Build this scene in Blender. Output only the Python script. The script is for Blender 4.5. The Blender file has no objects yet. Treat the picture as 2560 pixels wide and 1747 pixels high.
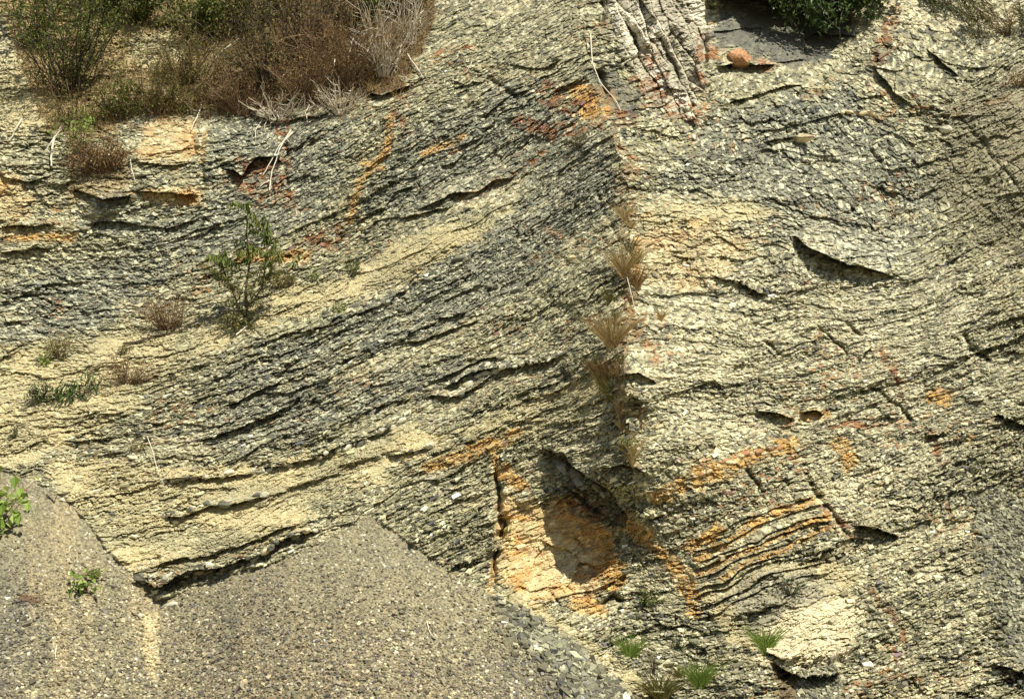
import bpy, math, random
import numpy as np
from mathutils import Vector
f32 = np.float32
random.seed(5); RNG = np.random.default_rng(11)
S = bpy.context.scene
COL = S.collection
rad = math.radians

# ------------------------------------------------------------------ camera
CAM = np.array([0.0, 0.0, 1.7]); PITCH = rad(12.0); LENS = 35.0
cd = bpy.data.cameras.new('camera'); cam = bpy.data.objects.new('camera', cd); COL.objects.link(cam)
cam.location = CAM; cam.rotation_euler = (math.pi/2 + PITCH, 0, 0)
cd.lens = LENS; cd.sensor_width = 36.0; cd.clip_end = 3000; cd.clip_start = 0.05
S.camera = cam
# ------------------------------------------------------------------ sky and sun
SUN_EL, SUN_AZ = rad(57), rad(138)          # azimuth clockwise from +Y: behind the camera, to its right
w = bpy.data.worlds.new('World'); S.world = w; w.use_nodes = True
nt = w.node_tree; bg = nt.nodes['Background']
sky = nt.nodes.new('ShaderNodeTexSky'); sky.sky_type = 'NISHITA'; sky.sun_disc = False
sky.sun_elevation = SUN_EL; sky.sun_rotation = SUN_AZ
nt.links.new(sky.outputs[0], bg.inputs[0]); bg.inputs[1].default_value = 0.055
sd = bpy.data.lights.new('sun', 'SUN'); sd.energy = 5.0; sd.angle = rad(0.5); sd.color = (1.0, 0.955, 0.84)
sun = bpy.data.objects.new('sun', sd); COL.objects.link(sun)
sdir = Vector((math.sin(SUN_AZ)*math.cos(SUN_EL), math.cos(SUN_AZ)*math.cos(SUN_EL), math.sin(SUN_EL)))
sun.rotation_euler = sdir.to_track_quat('Z', 'Y').to_euler(); sun.location = (8, -10, 20)
S.view_settings.view_transform = 'Standard'; S.view_settings.look = 'None'
S.view_settings.exposure = 0.66; S.view_settings.gamma = 1

# ------------------------------------------------------------------ helpers
def tag(o, label=None, cat=None, group=None, kind=None):
    for k, v in (('label', label), ('category', cat), ('group', group), ('kind', kind)):
        if v: o[k] = v
    return o
def mesh_obj(name, V, F, mat, parent=None, smooth=False, link=True):
    """V (n,3) array; F (m,k) index array: every face has k corners"""
    me = bpy.data.meshes.new(name)
    V = np.ascontiguousarray(V, dtype=f32); F = np.ascontiguousarray(F, dtype=np.int32)
    m, k = F.shape
    me.vertices.add(len(V)); me.vertices.foreach_set('co', V.ravel())
    me.loops.add(m*k); me.loops.foreach_set('vertex_index', F.ravel())
    me.polygons.add(m); me.polygons.foreach_set('loop_start', np.arange(0, m*k, k, dtype=np.int32))
    me.update(calc_edges=True)
    if not smooth: me.shade_flat()
    me.materials.append(mat)
    o = bpy.data.objects.new(name, me)
    if link: COL.objects.link(o)
    if parent: o.parent = parent
    return o
def hash2(ix, iy, seed):
    h = (ix.astype(np.uint32)*np.uint32(374761393) + iy.astype(np.uint32)*np.uint32(668265263) + np.uint32((seed*2246822519) & 0xffffffff))
    h = (h ^ (h >> np.uint32(13)))*np.uint32(1274126177)
    h ^= h >> np.uint32(16)
    return h
def h01(h, k):
    h = (h + np.uint32((k*2654435761) & 0xffffffff)); h = (h ^ (h >> np.uint32(15)))*np.uint32(2246822519)
    h ^= h >> np.uint32(13)
    return (h & np.uint32(0xffffff)).astype(f32)/f32(16777215)
def vnoise(x, y, seed):
    xf = np.floor(x); yf = np.floor(y); ix = xf.astype(np.int32); iy = yf.astype(np.int32)
    fx = (x-xf).astype(f32); fy = (y-yf).astype(f32); fx = fx*fx*(3-2*fx); fy = fy*fy*(3-2*fy)
    a = h01(hash2(ix, iy, seed), 1); b = h01(hash2(ix+1, iy, seed), 1)
    c = h01(hash2(ix, iy+1, seed), 1); d = h01(hash2(ix+1, iy+1, seed), 1)
    return (a+(b-a)*fx)*(1-fy) + (c+(d-c)*fx)*fy - f32(0.5)        # -.5 .. .5
def fbm(x, y, seed, octv=4, gain=.5):
    s = 0; a = 1.0; t = 0
    for o in range(octv):
        s = s + f32(a)*vnoise(x*f32(2**o*1.02), y*f32(2**o*1.02), seed+o*17); t += a; a *= gain
    return s*f32(2.0/t)                                              # about -1 .. 1
def worley(x, y, seed, jit=.85):
    """nearest feature point: returns (hash, dx, dy, F2-F1)"""
    ix = np.floor(x).astype(np.int32); iy = np.floor(y).astype(np.int32)
    b1 = np.full(x.shape, 9, f32); b2 = b1.copy(); bh = np.zeros(x.shape, np.uint32); bx = np.zeros(x.shape, f32); by = bx.copy()
    for j in (-1, 0, 1):
        for i in (-1, 0, 1):
            h = hash2(ix+i, iy+j, seed)
            dx = (x-(ix+i+f32(.5)+f32(jit)*(h01(h, 1)-f32(.5)))).astype(f32)
            dy = (y-(iy+j+f32(.5)+f32(jit)*(h01(h, 2)-f32(.5)))).astype(f32)
            d = dx*dx+dy*dy; m = d < b1
            b2 = np.where(m, b1, np.minimum(b2, d)); b1 = np.where(m, d, b1)
            bh = np.where(m, h, bh); bx = np.where(m, dx, bx); by = np.where(m, dy, by)
    return bh, bx, by, np.sqrt(b2)-np.sqrt(b1)
def sstep(a, b, x):
    t = np.clip((x-a)/(b-a), 0, 1); return (t*t*(3-2*t)).astype(f32)

# ------------------------------------------------------------------ the slope's survey grid
# u, v: position on the slope in the units of a survey picture 2560 x 1747; every point is turned into metres by at()
FPX = 1280/(18.0/LENS)
cp, sp = math.cos(PITCH), math.sin(PITCH)
SLOPE = rad(65); YC, ZC = 13.69, 4.61; COT = 1/math.tan(SLOPE)
def ray(u, v):
    a = (u-1280)/FPX; b = (873.5-v)/FPX
    return a, cp - b*sp, sp + b*cp
CP = [  # u, v, metres the face stands out from its mean plane
 (-600,-500,-1.5),(1450,-500,.3),(3100,-500,-1),(1400,0,.35),(1500,200,.95),(1620,60,1.0),(1690,200,.9),(1545,400,1.45),(1560,650,1.75),(1550,900,1.95),(1560,1080,2.0),
 (1620,1260,1.75),(1690,1550,1.5),(1600,1400,1.3),(1300,300,.75),(1100,200,.35),(900,330,.1),(700,480,-.15),(880,600,-.3),(500,600,-.35),(300,690,-.4),
 (100,740,-.45),(0,600,-.3),(-600,700,-.5),(100,420,-.1),(350,420,.05),(60,860,.05),(300,850,.35),(640,840,.55),(1000,650,.55),(1280,480,.8),(900,850,.85),
 (1250,750,1.15),(1420,820,1.35),(1380,1000,1.3),(600,1100,1.15),(1000,1100,1.3),(1260,1200,1.25),(250,1150,.9),(500,1350,1.4),(800,1300,1.5),
 (1100,1400,1.5),(1240,1500,1.5),(925,1290,1.65),(925,1500,2.3),(900,1747,3.1),(1200,1747,2.6),(1570,1747,1.95),(1400,1590,1.8),(640,1500,2.0),(400,1620,2.0),(520,1747,2.55),
 (390,1510,1.65),(385,1747,2.25),(180,1400,1.95),(60,1230,1.2),(60,1500,2.3),(80,1747,3.0),(-500,1500,2.0),(-600,1100,.8),
 (1400,1420,1.15),(1480,1330,1.05),(1330,1300,1.1),
 (1700,700,1.35),(1720,500,1.2),(1750,1000,1.4),(1800,280,.65),(2000,400,.55),(2200,250,.35),(2250,500,.15),(2000,650,.95),(2250,720,.75),(2050,900,1.0),(2300,900,.75),
 (2560,620,.5),(2400,350,.4),(2560,300,1.0),(2560,100,.2),(3200,400,1.2),(2350,60,-.1),(1950,40,-1.1),(2050,70,-1.1),(1960,170,.3),(2060,190,.2),(1820,60,-.2),(2180,60,-.1),(1830,150,.3),
 (1900,1250,1.35),(2150,1150,1.0),(2400,1150,.9),(2200,1400,1.3),(1850,1450,1.6),(2000,1500,1.75),(1850,1747,2.1),(2080,1747,1.95),(2150,1620,1.6),(2400,1600,1.5),(2560,1747,1.7),
 (2520,1380,1.25),(2450,1280,1.0),(3200,1500,1.7),(-500,1747,2.8),(900,2400,4.2),(2500,2400,3.0),(0,2400,4.0),
 (200,250,-.5),(200,60,-.9),(500,100,-1.2),(500,240,-.75),(850,80,-1.0),(850,250,-.3),(1050,90,-.2)]
cpa = np.array(CP, dtype=np.float64)
def rbf_fit(p):
    d = np.hypot(p[:, None, 0]-p[None, :, 0], p[:, None, 1]-p[None, :, 1])/400
    n = len(p); A = np.zeros((n+3, n+3)); A[:n, :n] = np.sqrt(d*d+.02) + 0; A[:n, n] = 1; A[:n, n+1] = p[:, 0]/1000; A[:n, n+2] = p[:, 1]/1000; A[n:, :n] = A[:n, n:].T
    A[:n, :n] -= np.eye(n)*.04
    b = np.concatenate([p[:, 2], [0, 0, 0]]); return np.linalg.solve(A, b)
RW = rbf_fit(cpa)
def rbf(u, v):
    s = RW[-3] + RW[-2]*u/1000 + RW[-1]*v/1000
    for i in range(len(cpa)):
        s = s + RW[i]*np.sqrt(((u-cpa[i, 0])/400)**2+((v-cpa[i, 1])/400)**2+.02)
    return s
def axis(lo, a, b, hi, step, grow=1.06):
    mid = np.arange(a, b+step, step); left = []; x = a; s = step
    while x > lo: s = min(s*grow, 14); x -= s; left.append(x)
    right = []; x = mid[-1]; s = step
    while x < hi: s = min(s*grow, 14); x += s; right.append(x)
    return np.concatenate([left[::-1], mid, right])
UA = axis(-750, -20, 2580, 3300, 1.6); VA = axis(-520, -20, 1760, 2250, 1.6)
U, V = np.meshgrid(UA.astype(f32), VA.astype(f32))
# coarse helper grid
GU = np.arange(-760, 3341, 10.0); GV = np.arange(-540, 2281, 10.0); CU, CV = np.meshgrid(GU, GV)
_ix = (UA-GU[0])/10; _iy = (VA-GV[0])/10
_i0 = np.clip(_ix.astype(int), 0, len(GU)-2); _fx = (_ix-_i0).astype(f32)[None, :]
_j0 = np.clip(_iy.astype(int), 0, len(GV)-2); _fy = (_iy-_j0).astype(f32)[:, None]
def up(C):
    C = C.astype(f32); r0 = C[_j0]; r1 = C[_j0+1]; R = r0*(1-_fy)+r1*_fy
    return R[:, _i0]*(1-_fx)+R[:, _i0+1]*_fx
D = up(rbf(CU, CV))

# jagged coordinates that strokes and patches are measured in
W1 = fbm(U/90, V/60, 3, 4)*f32(16); W2 = fbm(U/90, V/60, 9, 4)*f32(14)
UW = U+W1; VW = V+W2
NE = fbm(U/26, V/15, 21, 3)                      # edge noise

def poly(pts, soft=8, rough=16):
    """0..1 inside a closed outline, its edge broken up by noise"""
    p = np.array(pts, float); x = CU; y = CV; d = np.full(x.shape, 1e9); ins = np.zeros(x.shape, bool); n = len(p)
    for i in range(n):
        a = p[i]; b = p[(i+1) % n]; ab = b-a; L = ab@ab+1e-9
        t = np.clip(((x-a[0])*ab[0]+(y-a[1])*ab[1])/L, 0, 1)
        d = np.minimum(d, np.hypot(x-a[0]-ab[0]*t, y-a[1]-ab[1]*t))
        c = ((a[1] > y) != (b[1] > y)) & (x < (b[0]-a[0])*(y-a[1])/(b[1]-a[1]+1e-12)+a[0]); ins ^= c
    sd_ = up(np.where(ins, d, -d))
    return sstep(-soft, soft, sd_ + NE*f32(rough) + W1*f32(.5*min(1, rough/16)))
def box(pts, m):
    p = np.array(pts, float); a, b = p.min(0)-m, p.max(0)+m
    i0, i1 = np.searchsorted(UA, (a[0], b[0])); j0, j1 = np.searchsorted(VA, (a[1], b[1]))
    return slice(max(j0-1, 0), j1+1), slice(max(i0-1, 0), i1+1)
def sdist(pts, m, uw=None, vw=None):
    """distance and side (positive on the lower side of a line drawn left to right) from a broken line"""
    sl = box(pts, m); x = (UW if uw is None else uw)[sl]; y = (VW if vw is None else vw)[sl]
    d = np.full(x.shape, 1e9, f32); sg = np.zeros(x.shape, f32); tt = np.zeros(x.shape, f32); n = len(pts)-1
    for i in range(n):
        a = pts[i]; b = pts[i+1]; ax, ay = b[0]-a[0], b[1]-a[1]; L = ax*ax+ay*ay+1e-9
        t = np.clip(((x-a[0])*ax+(y-a[1])*ay)/L, 0, 1)
        dd = np.hypot(x-a[0]-ax*t, y-a[1]-ay*t); cr = ax*(y-a[1])-ay*(x-a[0])
        m_ = dd < d; d = np.where(m_, dd, d); sg = np.where(m_, np.sign(cr), sg); tt = np.where(m_, (i+t)/n, tt)
    return sl, d.astype(f32), sg.astype(f32), tt.astype(f32)
def ledge(pts, up_m=.1, dn_m=.1, wu=60, wd=40):
    """a bed edge: the rock above the line stands out, the rock under it is cut back"""
    sl, d, sg, t = sdist(pts, 4*max(wu, wd))
    env = np.clip(np.minimum(t, 1-t)*8, 0, 1)*(f32(.65)+f32(.7)*np.clip(vnoise(UW[sl]/38, VW[sl]/38, 77)+f32(.4), 0, 1))
    D[sl] += np.where(sg > 0, -dn_m*np.exp(-d/wd), up_m*np.exp(-d/wu))*env
def crack(pts, w_=7, deep=.12):
    sl, d, sg, t = sdist(pts, 5*w_)
    env = np.clip(np.minimum(t, 1-t)*6, 0, 1)
    D[sl] -= deep*np.exp(-(d/w_)**2)*env
def streak(M, pts, w_=14, amt=1.0, soft=8):
    sl, d, sg, t = sdist(pts, w_*2.5+30)
    M[sl] = np.maximum(M[sl], amt*sstep(-soft, soft, w_-d+NE[sl]*f32(w_*.8)))
Z0 = lambda: np.zeros(U.shape, f32)

SPINE = [(1440,-60),(1440,60),(1470,200),(1530,330),(1572,500),(1568,700),(1560,900),(1572,1100),(1590,1240),(1590,1320)]
sl_, d_, sg_, t_ = sdist(SPINE, 700)
D[sl_] += f32(.62)*np.exp(-d_/np.where(sg_ > 0, f32(120), f32(170)))*sstep(0, .35, t_)*(1-sstep(.80, .93, t_))
def bump(u, v, ru, rv_, h, rot=0.):
    c, s_ = math.cos(rot), math.sin(rot); x = (UW-u)*c+(VW-v)*s_; y = -(UW-u)*s_+(VW-v)*c
    r_ = np.abs(x/ru)**2.5+np.abs(y/rv_)**2.5
    D[...] += (h*np.exp(-r_**1.2)).astype(f32)
bump(1592,950,42,60,.38,.2); bump(1620,1000,26,30,.2); bump(2000,1632,110,30,.22,-.1); bump(1885,1735,95,66,.42,.1); bump(1540,1200,60,40,.2,.6)
bump(2300,210,90,40,.18,.6); bump(2130,650,110,40,.08,.35); bump(265,500,52,34,.28,.1); bump(430,470,70,26,.12)
# ------------------------------------------------------------------ patches
M_scree = np.maximum.reduce([
    poly([(925,1286),(860,1330),(700,1400),(560,1440),(400,1500),(392,1560),(370,1900),(380,2400),(1900,2400),(1750,1900),(1600,1747),(1470,1630),(1300,1520),(1140,1440),(1000,1340)], 4, 4),
    poly([(75,1205),(-60,1150),(-760,1150),(-760,2400),(390,2400),(400,1560),(405,1500),(300,1410),(220,1310),(160,1240),(110,1215)], 4, 5)])
M_scree2 = np.maximum(poly([(2490,1230),(2430,1260),(2440,1340),(2470,1440),(2490,1540),(2530,1640),(2620,1720),(3300,1800),(3300,1230)], 16, 70),
                      poly([(1990,1700),(2080,1640),(2110,1700),(2090,1800),(1990,1800)], 10, 12))
M_sand = np.maximum.reduce([
    poly([(-760,860),(0,866),(110,862),(250,830),(430,800),(560,805),(700,730),(860,690),(1010,600),(1150,560),(1280,520),(1200,600),(1050,680),(900,740),(760,790),(560,850),(500,900),(420,960),(340,1010),(250,1080),(120,1130),(0,1180),(-760,1150)], 14, 28),
    poly([(120,1140),(420,1160),(640,1170),(900,1110),(1010,1060),(1130,1090),(980,1170),(960,1200),(820,1250),(720,1330),(560,1400),(420,1430),(280,1420),(200,1290),(120,1210)], 16, 40),
    poly([(1350,990),(1500,930),(1520,1010),(1340,1090),(1200,1090),(1100,1120),(1230,1020)], 18, 36)*f32(.8),
    poly([(1620,510),(1900,505),(1960,540),(1700,560),(1640,560)], 14, 24)*f32(.8),
    poly([(1750,1480),(1900,1415),(2100,1400),(2160,1440),(2120,1520),(2000,1560),(1960,1610),(1850,1640),(1800,1560)], 14, 26)*f32(.85),
    poly([(1180,1500),(1300,1470),(1420,1560),(1560,1660),(1700,1780),(1610,1760),(1480,1640),(1300,1520)], 8, 12)*f32(.9),
    poly([(-760,100),(60,150),(150,200),(130,300),(60,330),(-760,340)], 12, 30)*f32(.9),
    poly([(320,90),(440,80),(470,140),(400,170),(320,160)], 10, 20)*f32(.9)])
M_cream = np.maximum.reduce([
    poly([(1250,1230),(1400,1260),(1520,1330),(1560,1390),(1480,1500),(1330,1510),(1240,1440)], 14, 26),
    poly([(-760,430),(40,440),(90,500),(30,560),(-760,580)], 14, 26)*f32(.7), poly([(370,310),(480,290),(500,380),(440,420),(330,400)], 10, 20)*f32(.6),
    poly([(320,480),(500,470),(505,516),(400,512)], 6, 10)*f32(.8),
    poly([(1600,560),(1780,540),(1900,620),(1740,720),(1600,680)], 20, 50)*f32(.45)])
M_gsand = poly([(1790,1480),(1900,1430),(2040,1425),(2090,1460),(2040,1530),(1970,1560),(1960,1600),(1900,1590),(1850,1560)], 18, 34)
M_khaki = poly([(1960,1530),(2100,1490),(2160,1530),(2120,1640),(2090,1680),(1900,1650),(1880,1610)], 10, 18)
M_rust = Z0(); M_och = Z0()
for p_, w_ in (([(1750,100),(1760,260)],10),([(1765,130),(1850,150),(1940,160)],14),([(1620,130),(1650,190)],20),([(1600,190),(1680,270),(1740,290)],22),([(1620,250),(1690,260)],16),
               ([(600,440),(640,425),(690,420)],26),([(610,440),(650,475),(700,450)],34),([(712,300),(716,400),(720,510)],15),([(1020,230),(990,300),(975,360)],16),([(990,250),(1010,310)],14),
               ([(1150,500),(1230,460),(1290,430)],11),([(1290,430),(1360,370),(1420,330)],10),([(1100,390),(1150,375)],7),([(1520,330),(1580,400),(1600,440)],12),
               ([(1380,240),(1480,280),(1560,300)],30),([(1300,310),(1400,330),(1480,300)],22),([(2110,1320),(2080,1290),(2050,1260)],14),([(2130,1345),(2090,1290)],9),
               ([(2330,1080),(2360,1160)],12),([(2080,1060),(2240,1060),(2280,1070)],9),([(1940,1120),(1960,1080),(1980,1060)],6),([(2210,880),(2260,990)],10),
               ([(1480,1290),(1535,1310)],16),([(1400,1210),(1450,1260),(1530,1300)],24),([(1510,1440),(1480,1490)],24),([(1310,1370),(1370,1390),(1350,1450)],8),([(2180,1470),(2230,1530),(2260,1600)],9),
               ([(2120,1740),(2220,1690),(2300,1700)],14),([(2400,280),(2560,240)],14),([(2230,1620),(2260,1660)],12),([(300,300),(420,300)],10),([(700,640),(790,600),(860,590)],20),
               ([(1560,740),(1600,860),(1640,900)],12),([(1990,1130),(2010,1180)],10),([(2520,1380),(2440,1350)],8),([(1090,140),(1180,120)],9),([(2200,150),(2240,30)],16),([(2180,300),(2240,260)],8),([(2010,240),(2060,230)],8)):
    streak(M_rust, p_, w_)
for p_, w_ in (([(980,300),(970,370),(940,410),(900,460),(880,560)],9),([(1050,390),(1160,340)],7),([(900,400),(960,420)],9),([(1740,1200),(1860,1140),(1980,1110)],22),([(1640,1250),(1700,1210)],18),
               ([(1740,1400),(1850,1330),(1930,1290),(2040,1250)],10),([(1740,1435),(1900,1360),(2060,1290)],8),([(1730,1360),(1800,1320)],16),([(1800,1445),(1960,1370),(2080,1310)],6),
               ([(1220,1130),(1240,1180)],10),([(1235,1400),(1228,1490)],7),([(1250,1180),(1300,1210)],20),([(1440,1330),(1520,1360),(1530,1440)],28),([(1430,1500),(1500,1530)],18),
               ([(2100,1100),(2130,1160)],20),([(1450,230),(1520,250),(1470,290)],22),([(503,330),(506,400)],3),([(20,590),(120,600),(180,590)],12),([(1060,1170),(1220,1120)],12),
               ([(600,640),(760,640)],16),([(2010,1040),(2060,1030)],14),([(2330,990),(2370,1000)],18),([(1560,1300),(1700,1420),(1740,1520)],18),([(1590,600),(1590,680)],8),([(1290,1090),(1180,1130)],16)):
    streak(M_och, p_, w_)
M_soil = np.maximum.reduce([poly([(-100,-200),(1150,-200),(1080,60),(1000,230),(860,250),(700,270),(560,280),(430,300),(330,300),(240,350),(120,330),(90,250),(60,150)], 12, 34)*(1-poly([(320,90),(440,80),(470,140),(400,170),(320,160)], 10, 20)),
    poly([(1930,1660),(2010,1700),(2080,1690),(2100,1705),(2000,1730),(2020,1800),(1960,1800)], 6, 12), poly([(2030,-50),(2180,-50),(2120,110),(2000,120)], 14, 20)*f32(.6), poly([(180,380),(320,400),(330,480),(170,500)], 12, 20)*f32(.7)])
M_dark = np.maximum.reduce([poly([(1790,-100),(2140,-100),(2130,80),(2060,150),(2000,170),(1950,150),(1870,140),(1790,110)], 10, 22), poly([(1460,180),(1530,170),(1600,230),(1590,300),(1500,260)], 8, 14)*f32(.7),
    poly([(1360,1130),(1420,1130),(1500,1200),(1560,1250),(1590,1310),(1500,1290),(1440,1250),(1380,1180)], 8, 12)*f32(.5), poly([(230,500),(310,470),(320,520),(260,545)], 6, 8)*f32(.5)])  # shade patches: recess, crag hole, band under the overhang; last one darkens the boulder
M_block = poly([(1500,-100),(1780,-100),(1770,120),(1740,300),(1640,280),(1600,200),(1530,60)], 20, 30)
M_slab = np.maximum.reduce([poly([(2150,180),(2300,140),(2400,220),(2290,260),(2200,230)], 10, 20), poly([(1240,1250),(1400,1260),(1520,1340),(1500,1470),(1300,1480)], 20, 30), M_dark])   # smoother faces
M_grey = np.maximum.reduce([poly([(520,300),(760,260),(900,330),(850,450),(800,560),(620,640),(400,640),(200,560),(330,520),(520,520)], 24, 60), poly([(1000,330),(1300,200),(1500,330),(1560,500),(1400,640),(1300,740),(900,900),(700,980),(500,960),(800,820),(1100,620),(1380,450),(1100,520),(900,560),(950,420)], 26, 60),
    poly([(1750,300),(2100,200),(2350,450),(2250,680),(2000,640),(1800,480),(1640,480)], 24, 60), poly([(430,1080),(700,960),(1000,900),(1300,900),(900,1040),(600,1130)], 20, 50), poly([(0,700),(300,640),(500,640),(240,820),(0,860)], 20, 40)])

# ------------------------------------------------------------------ bedding direction (slope of the beds, dv/du)
BD = np.array([(0,450,-.02),(0,650,.03),(250,560,-.05),(500,400,-.12),(480,650,-.2),(200,780,0),(800,420,-.42),(1100,420,-.45),(1400,400,-.62),(1100,150,-.3),(1400,100,-.4),(700,700,-.38),(1000,620,-.42),
  (1350,560,-.62),(1450,750,-.7),(600,900,-.36),(1000,850,-.42),(1400,900,-.55),(400,1150,-.2),(700,1130,-.3),(1000,1050,-.42),(1300,1000,-.36),(400,1430,-.16),(700,1350,-.36),(1100,1250,-.42),(1200,1400,-.3),(1380,1330,-.28),(1560,1150,-.3),
  (1650,100,1.3),(1700,240,1.2),(1560,20,1.2),(1800,350,-.3),(2050,300,-.25),(2250,200,.5),(2100,450,-.1),(1850,560,-.08),(1800,650,.25),(2100,700,.3),(2000,850,-.2),(1750,850,.15),(2250,880,-.3),(2450,450,-.9),(2560,300,-.8),(2400,650,-.5),(2500,850,-.35),
  (1800,1050,-.3),(2100,1080,-.4),(1850,1200,-.42),(1950,1350,-.46),(2350,1200,-.4),(2300,1400,-.3),(2500,1000,-.3),(2250,1600,-.35),(2450,1600,-.3),(1750,1600,-.1),(100,1000,-.1),(100,1300,-.2),(0,100,0)], float)
spx = np.interp(CV, [-520,0,200,330,500,700,900,1100,1300,1450,2300], [1440,1440,1490,1535,1572,1568,1560,1572,1595,1560,1400])
def slopes(pts):
    _n = np.zeros(CU.shape); _d = np.zeros(CU.shape)
    for a_, b_, m_ in pts:
        w_ = 1/((CU-a_)**2+(CV-b_)**2*1.6+70**2)**2; _n += w_*m_; _d += w_
    return _n/_d
sp_at = np.interp(BD[:, 1], [-520,0,200,330,500,700,900,1100,1300,1450,2300], [1440,1440,1490,1535,1572,1568,1560,1572,1595,1560,1400])
crag = BD[:, 2] > 1
SL_L = slopes(BD[(BD[:, 0] < sp_at+10) & ~crag])*1.28; SL_R = slopes(BD[(BD[:, 0] >= sp_at-10) & ~crag])*1.15
def integrate(m):
    """bed height whose level lines follow slope m as nearly as one field can (least squares, cosine transform)"""
    q = 1/np.sqrt(1+m*m); gx = -m*q; gy = q; h, w_ = m.shape
    dv = np.zeros((h, w_)); gxm = .5*(gx[:, 1:]+gx[:, :-1]); gym = .5*(gy[1:]+gy[:-1])
    dv[:, :-1] += gxm; dv[:, 1:] -= gxm; dv[:-1] += gym; dv[1:] -= gym
    E = np.concatenate([dv, dv[:, ::-1]], 1); E = np.concatenate([E, E[::-1]], 0)
    Fq = np.fft.fft2(E); kx = 2-2*np.cos(2*np.pi*np.arange(2*w_)/(2*w_)); ky = 2-2*np.cos(2*np.pi*np.arange(2*h)/(2*h))
    K = kx[None]+ky[:, None]; K[0, 0] = 1; Fq = -Fq/K; Fq[0, 0] = 0
    return np.real(np.fft.ifft2(Fq))[:h, :w_]*10
def bedfield(SL):
    mt = SL.copy()
    for _k in range(6):
        p_ = integrate(mt); gv, gu = np.gradient(p_, 10.0); mt = np.clip(mt + .7*(SL + gu/np.clip(gv, .3, 9)), -2, 2)
    return p_
side = sstep(-1, 1, UW-up(spx))
PHI = np.where(side > .5, up(bedfield(SL_R))*f32(.95)+3000, up(bedfield(SL_L))*f32(1.2))
SLF_ = None
SLF = np.where(side > .5, up(SL_R), up(SL_L)); del SLF_
PHI += W2*f32(.8)
PSI = U*f32(1)+V*f32(.35)*np.sign(SLF)+W1*f32(.6)
# ------------------------------------------------------------------ bed edges, cracks and one added roof over the recess
ledge([(1350,1128),(1400,1140),(1470,1190),(1530,1240),(1565,1290),(1560,1320)], .16, .24, 60, 40)            # the overhang above the orange niche
ledge([(340,1440),(400,1462),(470,1430),(560,1415),(640,1395),(700,1350),(800,1325)], .16, .22, 40, 26)
ledge([(360,1420),(520,1385),(640,1345),(760,1300)], .08, .08, 30, 18)
ledge([(395,1285),(450,1290),(520,1262),(600,1256),(680,1240)], .10, .10, 24, 18)
ledge([(400,1200),(500,1190),(620,1180),(760,1150),(900,1100),(1010,1050)], .09, .08, 24, 16)
ledge([(500,1095),(580,1075),(680,1030),(760,985)], .08, .10, 30, 16)
ledge([(1100,972),(1180,930),(1280,915),(1350,905),(1410,880)], .10, .13, 26, 20)
ledge([(1060,965),(1200,900),(1260,890)], .08, .08, 26, 16)
ledge([(1060,1000),(1150,980),(1250,930)], .07, .08, 24, 14)
ledge([(960,1135),(1040,1120),(1080,1105)], .08, .08, 20, 12)
ledge([(560,1020),(640,980),(720,930)], .07, .08, 26, 16); ledge([(1000,860),(1120,830),(1200,800)], .07, .08, 26, 16)
ledge([(1040,520),(1120,490),(1180,480),(1240,450),(1290,432)], .10, .14, 26, 22)
ledge([(1005,545),(1080,520),(1130,515)], .08, .10, 26, 16); ledge([(860,560),(960,520),(1000,480),(1040,460)], .05, .06, 24, 14)
ledge([(1100,420),(1140,400),(1160,380)], .07, .10, 20, 16)
ledge([(550,420),(600,440),(640,395),(700,385),(715,400)], .16, .25, 36, 40)
ledge([(330,470),(420,480),(500,490)], .13, .12, 26, 20); ledge([(320,395),(400,410),(480,400)], .08, .08, 24, 18); ledge([(190,470),(260,500),(330,480)], .1, .2, 30, 30)
ledge([(0,440),(70,452),(130,440)], .12, .12, 20, 16); ledge([(0,560),(80,570),(140,560)], .10, .12, 24, 16); ledge([(0,630),(60,632),(120,625)], .08, .1, 20, 14)
ledge([(210,560),(300,550),(420,570),(500,545)], .08, .1, 30, 18)
ledge([(1985,590),(2020,615),(2080,645),(2160,670),(2240,695)], .28, .2, 50, 26)
ledge([(1780,680),(1850,715),(1920,740)], .08, .08, 24, 16)
ledge([(2190,160),(2230,220),(2280,255)], .12, .14, 36, 20); ledge([(2320,120),(2370,170),(2400,195)], .12, .14, 36, 18)
ledge([(1790,160),(1860,165),(1945,155)], .22, .28, 40, 30); ledge([(1760,-60),(1850,-30),(2000,-20),(2180,-40)], 1.2, .9, 120, 120); ledge([(1900,360),(1960,350),(2010,345)], .12, .12, 26, 18)  # second one: unseen rock roof added above the view to shade the recess
ledge([(1790,265),(1880,240),(1960,215),(2010,215)], .08, .09, 22, 15); ledge([(1890,330),(2000,310),(2100,285),(2200,270)], .08, .06, 26, 15)
ledge([(2490,1030),(2530,1050),(2600,1070)], .15, .14, 34, 20); ledge([(2490,1660),(2540,1680),(2600,1700)], .15, .14, 34, 20)
ledge([(1885,1020),(1950,1040),(1990,1050)], .12, .12, 26, 18); ledge([(2000,1030),(2040,1022),(2060,1030)], .1, .16, 22, 20)
ledge([(2130,1310),(2190,1320),(2240,1340)], .22, .16, 40, 18); ledge([(2150,900),(2160,880),(2180,870)], .06, .08, 14, 10)
ledge([(2310,1085),(2350,1090),(2360,1080)], .08, .12, 20, 14)
for k in range(9):
    y0 = 1290+k*21+(k % 3)*5
    ledge([(1730-k*2, y0+58+k*3), (1800, y0+36+k*3), (1900, y0-2), (2010, y0-44+k*2), (2080, y0-66+k*3)], .045+.02*(k % 2), .05, 14, 8)
ledge([(1930,1655),(2000,1690),(2060,1685),(2100,1685)], .16, .22, 50, 34); ledge([(1900,1625),(1960,1650),(2010,1640)], .1, .08, 30, 12)
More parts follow.
